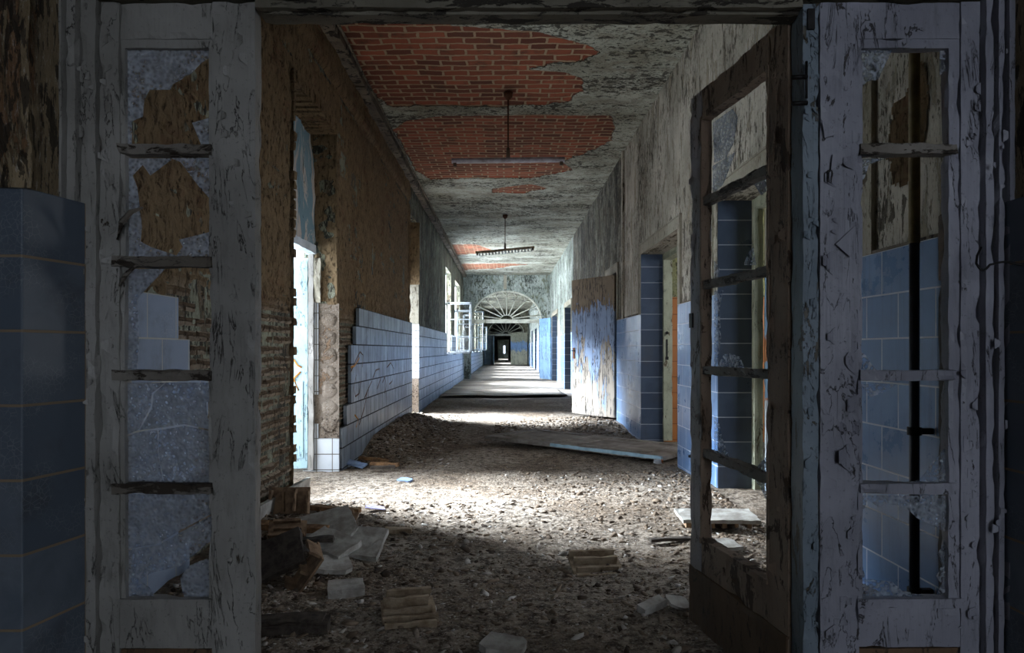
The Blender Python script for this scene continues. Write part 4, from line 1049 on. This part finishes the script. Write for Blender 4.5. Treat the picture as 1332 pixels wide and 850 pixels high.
# ================================================================== lamps
def lamp(px, py_top, y, z, yaw, roll, label, mat, holes):
    x = (px - VX) / F * y
    e = empty('ceiling_lamp', (x, y, CE), 0, label, 'lamp', None)
    dz = z - CE
    MB().tube([(0, 0, -.005), (0, 0, -.05), (0, 0, -.09)], [.055, .05, .018], 14).build('ceiling_cup', M['rust'], e, True)
    MB().tube([(0, 0, -.05), (0, 0, dz + .05)], .0085, 8).build('rod', M['rust'], e, True)
    MB().tube([(0, 0, dz + .15), (0, 0, dz + .02)], [.018, .026], 10).build('lower_cup', M['lamp_rust'], e, True)
    mt = Matrix.Rotation(yaw, 4, 'Z') @ Matrix.Rotation(roll, 4, 'Y')
    m = MB(); w = .635; q = [(-.045, .012), (-.032, .035), (.032, .035), (.045, .012), (.045, 0), (.03, -.012), (-.03, -.012), (-.045, 0)]
    m.v += [(sx_ * w, a, b) for sx_ in (-1, 1) for a, b in q]; n = 8
    m.f += [tuple(range(n)), tuple(range(2 * n - 1, n - 1, -1))] + [(i, (i + 1) % n, n + (i + 1) % n, n + i) for i in range(n)]
    m.v = [tuple((mt @ Vector(v)) + Vector((0, 0, dz))) for v in m.v]; m.build('tray', mat, e, bev=.002)
    for s in (-1, 1):
        MB().box(s * .60 - .018, s * .60 + .018, -.016, .016, -.05, -.01, Matrix.Translation((0, 0, dz)) @ mt).build('lamp_holder', M['lamp_rust'], e)
    if holes:
        m = MB()
        for k in range(17): m.box(-.57 + k * .07, -.54 + k * .07, -.05, -.044, -.07, -.008, Matrix.Translation((0, 0, dz)) @ mt)
        m.box(-.57, .58, -.052, -.042, -.074, -.066, Matrix.Translation((0, 0, dz)) @ mt)
        m.build('louvre', M['white_frame'], e)
    return e
lamp(661, 120, 7.96, 3.27, math.radians(1), math.radians(-1), 'bare fluorescent fitting on a rusty rod under the ceiling brick, nearer the camera', M['enamel'], False)
lamp(657, 280, 15.2, 3.28, math.radians(2), math.radians(-5.5), 'tilted rusty fluorescent fitting farther down the corridor', M['clay_pale'], True)

# ================================================================== things on the floor
def put(o, x, y, dz=0, rot=(0, 0, 0)):
    o.location = (x, y, H(x, y) + dz); o.rotation_euler = tuple(math.radians(a) for a in rot); return o
R = math.radians
def ribbed(w, l, h, n, mat, th=.016):
    # hollow clay block broken open: plate, side walls and ribs
    m = MB(); m.rough(-w / 2, w / 2, -l / 2, l / 2, 0, th * .7, .03, .0015, int(w * 999))
    for k in range(n + 1):
        y = -l / 2 + (l - th) * k / n; c = random.uniform(.6, 1)
        m.rough(-w / 2 + random.uniform(0, .03), w / 2 - random.uniform(0, .03), y, y + th, th * .6, h * c, .03, .0015, k)
    return m
def thing(name, m, mat, label, cat, x, y, dz, rot, group=None, bev=0):
    o = m.build(name, mat, None, bev=bev); put(o, x, y, dz, rot); return tag(o, label, cat, group)
def slabm(w, l, t, seed=0, cut=True):
    rnd = random.Random(seed); n = 9; pts = []
    for (a, b) in ((-1, -1), (1, -1), (1, 1), (-1, 1)):
        if cut and rnd.random() < .6:
            c = rnd.uniform(.15, .5)
            p1 = (a * w / 2, b * l / 2 * (1 - c)); p2 = (a * w / 2 * (1 - c * rnd.uniform(.5, 1.2)), b * l / 2)
            pts += [p1, p2] if a * b > 0 else [p2, p1]
        else: pts.append((a * w / 2 * rnd.uniform(.9, 1), b * l / 2 * rnd.uniform(.9, 1)))
    # order by angle
    pts.sort(key=lambda p: math.atan2(p[1], p[0])); fine = []
    for i in range(len(pts)):
        a = Vector(pts[i]); b = Vector(pts[(i + 1) % len(pts)]); k = max(1, int((b - a).length / .03))
        for j in range(k): p = a.lerp(b, j / k); fine.append((p.x + rnd.uniform(-.004, .004), p.y + rnd.uniform(-.004, .004)))
    m = MB(); m.prism(fine, lambda u, v, w_: (u, v, w_ + .002 * math.sin(u * 60 + v * 40)), t); return m
# left pile
rb = ribbed(.17, .25, .09, 3, M['clay']); rb.v = [(y, x, z) for x, y, z in rb.v]
thing('hollow_brick', rb, M['clay'], 'hollow clay block standing on edge against the left brick wall, cavities facing out', 'brick', -1.40, 4.62, .09, (80, 0, 4))
def fx(px, py, z=0):
    x, y = FL(px, py, z); return x, y
x, y = fx(415, 690, .1); thing('plaster_slab', slabm(.42, .36, .03, 1), M['slab'], 'largest grey slab at the top of the left rubble pile', 'slab', x, y, .06, (16, -12, 20))
x, y = fx(470, 715, .05); thing('plaster_slab', slabm(.22, .24, .035, 2, False), M['slab'], 'square grey slab tilted towards the camera at the right of the rubble pile', 'slab', x, y + .1, .05, (28, 4, -4))
x, y = fx(430, 712, .08); thing('plaster_slab', slabm(.30, .2, .035, 3, False), M['slab'], 'pale slab in the middle of the left rubble pile with a broken lower edge', 'slab', x, y, .07, (14, 8, -28))
x, y = fx(398, 756, .05); thing('hollow_brick', ribbed(.17, .22, .08, 2, M['clay']), M['clay'], 'brown U-shaped hollow block propped up in front of the rubble pile', 'brick', x, y + .05, .09, (58, 14, -68))
x, y = fx(450, 762, .02); thing('block', MB().rough(-.085, .085, -.06, .06, 0, .05, .02, .004, 5), M['slab'], 'small pale block lying in front of the rubble pile', 'block', x, y, .0, (6, 0, 14))
x, y = fx(532, 800); thing('hollow_brick', ribbed(.24, .24, .06, 4, M['clay_pale']), M['clay_pale'], 'ribbed clay slab half buried in the dark foreground', 'brick', x, y, .0, (16, 0, 14))
x, y = fx(776, 735); thing('hollow_brick', ribbed(.27, .20, .06, 3, M['clay_pale']), M['clay_pale'], 'pale ribbed clay block alone right of the middle of the floor', 'brick', x, y, .005, (20, 0, 7))
x, y = fx(376, 822); thing('plank', MB().rough(-.16, .16, -.05, .05, 0, .035, .03, .004, 7).rough(-.13, .14, -.03, .05, .035, .05, .03, .003, 8), M['darkwood'], 'dark layered board at the foot of the left sidelight', 'board', x, y, .005, (4, 0, 6))
x, y = fx(420, 704, .05); thing('hollow_brick', ribbed(.16, .12, .06, 2, M['clay']), M['clay'], 'small brown ribbed fragment wedged between the grey slabs', 'brick', x + .06, y + .26, .10, (40, 6, -10))
x, y = fx(655, 838); thing('plaster_slab', slabm(.17, .13, .03, 11), M['slab'], 'small slab in the dark at the bottom middle of the view', 'slab', x, y, .005, (6, 4, -18))
x, y = fx(848, 792); thing('block', MB().rough(-.07, .07, -.025, .025, 0, .035, .02, .003, 12), M['slab'], 'narrow pale block in the rubble left of the open door leaf', 'block', x, y, .01, (10, -8, 34))
x, y = fx(882, 790); thing('plaster_slab', slabm(.11, .09, .012, 13), M['slab'], 'thin pale shard beside the bottom of the open door leaf', 'slab', x, y, .025, (18, 12, 20))
x, y = fx(352, 765, .05); thing('plaster_slab', slabm(.3, .22, .03, 14), M['darkwood'], 'dark slab leaning at the left end of the rubble pile', 'slab', x - .04, y + .2, .10, (42, -22, 8))
x, y = fx(358, 728, .05); thing('hollow_brick', ribbed(.2, .15, .06, 3, M['clay']), M['clay'], 'reddish hollow fragment behind the dark leaning slab', 'brick', x + .02, y + .14, .10, (48, 0, 10))
x, y = fx(378, 702, .08); thing('plank', MB().rough(-.2, .2, -.05, .05, 0, .03, .03, .004, 15), M['oldwood'], 'short brown board lying flat on the rubble pile near the wall', 'board', x, y + .03, .08, (0, 3, -4))
x, y = fx(368, 716, .08); thing('plank', MB().rough(-.22, .22, -.035, .035, 0, .025, .03, .004, 16), M['darkwood'], 'narrow grey board crossing the left end of the rubble pile', 'board', x + .05, y - .02, .085, (0, -3, 8))
x, y = fx(418, 742, .05); thing('plaster_slab', slabm(.2, .14, .025, 17), M['slab'], 'thin grey shard between the propped block and the small pale block', 'slab', x + .02, y + .12, .03, (18, 6, 24))
x, y = fx(436, 664, .03); thing('plank', MB().rough(-.2, .2, -.03, .03, 0, .03, .03, .005, 18), M['oldwood'], 'weathered stick lying behind the rubble pile', 'wood', x - .02, y, .02, (0, 2, -8))
x, y = fx(518, 683, .03); thing('block', MB().rough(-.09, .09, -.03, .03, 0, .03, .03, .004, 19), M['clay_pale'], 'flat brown brick piece right of the rubble pile', 'brick', x, y, .0, (4, 0, -4))
for k, (px, py, w, l, mt, lb, rz) in enumerate(((486, 596, .32, .045, 'oldwood', 'brown lath lying on top of the heap by the left tiles', -6), (500, 601, .30, .05, 'oldwood', 'orange-brown lath pointing right by the left tiles', -14),
        (498, 606, .24, .05, 'darkwood', 'grey board end lowest of the wood pieces by the left tiles', 4))):
    x, y = fx(px, py, .04); thing('lath', MB().rough(-w / 2, w / 2, -l / 2, l / 2, 0, .03, .03, .005, 20 + k), M[mt], lb, 'wood', x, y, .03 + .02 * (k == 0), (3, 4 - 3 * k, rz))
x, y = fx(463, 602, .03); thing('tile_fragment', slabm(.22, .09, .018, 25, False), M['slab_blue'], 'light blue broken tile at the foot of the white tiled reveal', 'tile', x, y, .03, (16, 8, -24))
x, y = fx(456, 590, .05); thing('tile_fragment', slabm(.07, .16, .012, 26, False), M['slab'], 'grey tile leaning upright against the left tiled wall', 'tile', x, y + .02, .08, (78, 0, 20))
x, y = fx(527, 623); thing('tile_fragment', slabm(.12, .09, .014, 27), M['slab_blue'], 'small blue tile fragment alone on the bright floor left of centre', 'tile', x, y, .005, (6, 3, -20))
x, y = fx(488, 662); thing('paper_scrap', slabm(.14, .08, .004, 28), M['lilac'], 'crumpled lilac paper scrap behind the rubble pile', 'paper', x, y, .02, (6, 8, 14))
x, y = fx(872, 703); thing('plank', MB().rough(-.15, .15, -.02, .02, 0, .02, .03, .004, 29), M['darkwood'], 'thin dark board lying level beside the open door leaf', 'board', x + .02, y, .012, (0, 0, 8))
# ribbed slab beyond the open leaf
x, y = fx(985, 680); o = empty('ceiling_slab', (0, 0, 0), 0, 'ribbed clay ceiling slab on the floor seen through the lowest pane of the leaf', 'slab')
o.location = (1.36, 4.55, H(1.36, 4.55) + .02); o.rotation_euler = (R(3), 0, R(-3))
slabm(.50, .28, .022, 33, False).build('plate', M['slab'], o, loc=(0, 0, .03))
m = MB()
for k in range(6): m.rough(-.22 + k * .075, -.19 + k * .075, -.13, .12, 0, .032, .03, .003, k)
m.build('rib', M['clay'], o)
x, y = fx(470, 650)
thing('plaster_slab', slabm(.2, .16, .02, 41), M['slab'], 'flat pale slab on the floor seen through the lowest pane, in front of the ribbed slab', 'slab', 1.22, 4.0, .02, (3, 0, 12))
# small white and orange scrap
o = empty('plastic_scrap', (*fx(856, 604), 0), 0, 'small crumpled white and orange scrap at the corner of the fallen door', 'scrap'); o.location.z = H(1.55, 7.0) + .02
m = MB(); m.rough(-.04, .03, -.02, .02, 0, .04, .008, .012, 42, 24); m.build('crumpled_body', M['white_scrap'], o, True)
m = MB(); m.rough(.028, .05, -.014, .014, .008, .035, .008, .006, 43, 24); m.build('orange_end', M['orange_scrap'], o, True)
# fallen door
fd = empty('fallen_door', (-.25, 8.75, .045), 0, 'large detached door lying flat across the floor by the right doorway', 'door')
fd.rotation_euler = (R(.6), R(.4), math.atan2(7.12 - 8.75, 1.58 + .25)); L = math.hypot(1.83, 1.63)
m = MB().rough(0, L, 0, .95, 0, .04, .07, .003, 50); m.build('leaf', M['fallen'], fd)
m = MB()
for (a, b) in ((.18, 1.05), (1.3, 2.2)):
    m.box(a, b, .14, .165, .04, .05); m.box(a, b, .78, .805, .04, .05); m.box(a, a + .025, .14, .8, .04, .05); m.box(b - .025, b, .14, .8, .04, .05)
m.build('panel_moulding', M['fallen'], fd)
MB().rough(L * .42, L + .004, -.012, .012, .012, .046, .06, .003, 51).build('edge_strip', M['edgeblue'], fd)
# lifted floor covering far down
fs = grid('floor_covering', M['farfloor'], np.arange(-1.56, 1.55, .08), np.arange(16.9, 19.6, .08), lambda u, v: (u, v, .035 + hfloor(u, v) + .03 * sstep(17.7, 16.9, v) * (.6 + .8 * vnoise(u * 1.2, v * 0, 4))))
tag(fs, 'lifted sheet of floor covering with a raised dark edge across the corridor', 'floor covering'); s = fs.modifiers.new('t', 'SOLIDIFY'); s.thickness = .02
# cable-like strip of skirting on the left wall
bb = MB().rough(0, .03, 0, 1.05, 0, .10, .05, .004, 55).build('baseboard_left', M['slab'], None, loc=(XL + .055, 4.3, .09)); bb.rotation_euler = (0, R(6), R(-2)); struct(bb, 'loose grey skirting along the foot of the bare brick wall', 'skirting')

# rubble: uncountable crumbs
ico = None
def crumb_set(name, sets, label):
    phi = (1 + 5 ** .5) / 2
    base = np.array([(-1, phi, 0), (1, phi, 0), (-1, -phi, 0), (1, -phi, 0), (0, -1, phi), (0, 1, phi), (0, -1, -phi), (0, 1, -phi), (phi, 0, -1), (phi, 0, 1), (-phi, 0, -1), (-phi, 0, 1)], float) / 1.9
    fc = np.array([(0, 11, 5), (0, 5, 1), (0, 1, 7), (0, 7, 10), (0, 10, 11), (1, 5, 9), (5, 11, 4), (11, 10, 2), (10, 7, 6), (7, 1, 8), (3, 9, 4), (3, 4, 2), (3, 2, 6), (3, 6, 8), (3, 8, 9), (4, 9, 5), (2, 4, 11), (6, 2, 10), (8, 6, 7), (9, 8, 1)])
    CO = []; TN = []
    for (n, region, smin, smax, seed, flat) in sets:
        rnd = np.random.RandomState(seed); xy = region(rnd, n); n = len(xy)
        s = smin + (smax - smin) * rnd.rand(n) ** 4
        v = base[None] * (1 + (rnd.rand(n, 12, 3) - .5) * 1.2) * s[:, None, None] * np.stack([1 + rnd.rand(n) * 1.2, .7 + rnd.rand(n) * .5, flat * (.4 + rnd.rand(n))], 1)[:, None, :]
        tx = (rnd.rand(n, 1) - .5) * 1.0; v[..., 2] += v[..., 0] * tx
        a = rnd.rand(n) * 6.283; ca, sa = np.cos(a)[:, None], np.sin(a)[:, None]
        X = v[..., 0] * ca - v[..., 1] * sa + xy[:, :1]; Y = v[..., 0] * sa + v[..., 1] * ca + xy[:, 1:2]
        Z = v[..., 2] + (hfloor(xy[:, 0], xy[:, 1]) + s * .1)[:, None]
        CO.append(np.stack([X, Y, Z], -1).reshape(-1, 3)); TN.append(np.repeat(rnd.rand(n), 12))
    co = np.concatenate(CO); N = len(co) // 12; f = (fc[None] + (np.arange(N) * 12)[:, None, None]).reshape(-1, 3)
    me = bpy.data.meshes.new(name); me.vertices.add(len(co)); me.vertices.foreach_set('co', co.ravel()); me.loops.add(f.size); me.loops.foreach_set('vertex_index', f.ravel().astype(np.int32))
    me.polygons.add(len(f)); me.polygons.foreach_set('loop_start', np.arange(0, f.size, 3, dtype=np.int32)); me.polygons.foreach_set('loop_total', np.full(len(f), 3, dtype=np.int32)); me.update(calc_edges=True)
    at = me.attributes.new('tone', 'FLOAT', 'POINT'); at.data.foreach_set('value', np.concatenate(TN).astype(np.float32)); me.materials.append(M['stone'])
    o = bpy.data.objects.new(name, me); C.objects.link(o); return tag(o, label, 'rubble', kind='stuff')
def inside(p): return p[(p[:, 0] > -1.52) & (p[:, 0] < 1.70)]
def reg_all(r, n):
    y = 2.35 + 9.5 * r.rand(n) ** 1.4; x = -1.56 + 3.26 * r.rand(n); return inside(np.stack([x, y], 1))
def reg_left(r, n):
    y = 2.4 + 3.0 * r.rand(n); x = -1.56 + 1.5 * r.rand(n) ** 1.6; return inside(np.stack([x, y], 1))
def reg_right(r, n):
    y = 2.4 + 4.4 * r.rand(n); x = 1.66 - 1.7 * r.rand(n) ** 2.2; return inside(np.stack([x, y], 1))
def reg_leftwall(r, n):
    y = 7 + 5.5 * r.rand(n); x = -1.54 + .95 * r.rand(n) ** 1.8; return inside(np.stack([x, y], 1))
def reg_door(r, n):
    y = 9.7 + 2.2 * r.rand(n); x = 1.66 - 1.8 * r.rand(n) ** 1.3; return inside(np.stack([x, y], 1))
crumb_set('rubble', [(30000, reg_all, .0015, .0065, 1, .5), (900, reg_all, .005, .016, 11, .4), (5000, reg_left, .003, .022, 2, .45), (7000, reg_right, .003, .018, 3, .7), (5000, reg_leftwall, .003, .024, 4, .5), (2600, reg_door, .004, .028, 5, .5)],
          'fine mortar crumbs, plaster chips and brick bits littering the corridor floor')

# ================================================================== light
def area(loc, rot, sx_, sy_, power, col, name='daylight_and_fill', spread=180):
    l = bpy.data.lights.new(name, 'AREA'); l.shape = 'RECTANGLE'; l.size = sx_; l.size_y = sy_; l.energy = power; l.color = col; l.spread = R(spread)
    o = bpy.data.objects.new(name, l); C.objects.link(o); o.location = loc; o.rotation_euler = rot; return o
W = S.world = bpy.data.worlds.new('sky'); W.use_nodes = True; bg = W.node_tree.nodes['Background']
bg.inputs[0].default_value = (.74, .85, 1, 1); bg.inputs[1].default_value = 2.5
sun = bpy.data.lights.new('sun', 'SUN'); sun.energy = 85; sun.angle = R(36); sun.color = (.78, .89, 1)
so = bpy.data.objects.new('sun', sun); C.objects.link(so)
so.rotation_euler = Vector((1, -.30, -.68)).to_track_quat('-Z', 'Y').to_euler()
EX_ = (0, R(-90), 0)           # area light facing +X
area((-2.78, 5.85, 1.1), EX_, 2.0, 1.5, 75, (.82, .9, 1))
area((-2.6, 12.2, 1.1), EX_, 2.2, 1.3, 70, (.82, .9, 1))
for (a, b, c_, d_) in LW[:2]: area((-1.98, (a + b) / 2, 2.24), EX_, 2.2, b - a, 320, (.84, .92, 1))
for (a, b, c_, d_) in LW[2:]: area((-1.98, (a + b) / 2, 2.24), EX_, 2.2, b - a, 290, (.82, .9, 1))  # includes the two added far windows
area((4.95, 7.6, 1.8), (0, R(90), 0), 1.6, 2.0, 40, (1, .96, .9))  # added lamp at an unseen side-room window, brightens the orange tiling
area((4.95, 4.4, 1.8), (0, R(90), 0), 1.6, 1.2, 70, (.8, .88, 1))
area((4.95, 25, 1.8), (0, R(90), 0), 1.6, 2, 60, (.8, .88, 1))
area((1.5, -3.45, 2.05), (R(90), 0, 0), 2.2, 2.3, 21, (.86, .91, 1))  # added lamp at the unseen foyer window, fills the foreground
area((0, 85, 2.5), (0, 0, 0), 2, 6, 320, (.85, .92, 1))  # added fill lamp in mid-air, no source there, brightens the far end

# ================================================================== camera
cam = bpy.data.cameras.new('camera'); cam.sensor_width = 36; cam.lens = F / 1332 * 36; cam.shift_x = (666 - VX) / 1332; cam.shift_y = (VY - 425) / 1332
cam.clip_start = .02; cam.clip_end = 300
cob = bpy.data.objects.new('camera', cam); C.objects.link(cob); cob.location = (0, 0, CH); cob.rotation_euler = (R(90), 0, 0); S.camera = cob
S.view_settings.view_transform = 'Standard'; S.view_settings.look = 'None'; S.view_settings.gamma = 1; S.view_settings.exposure = 0.35
S.view_settings.use_curve_mapping = False
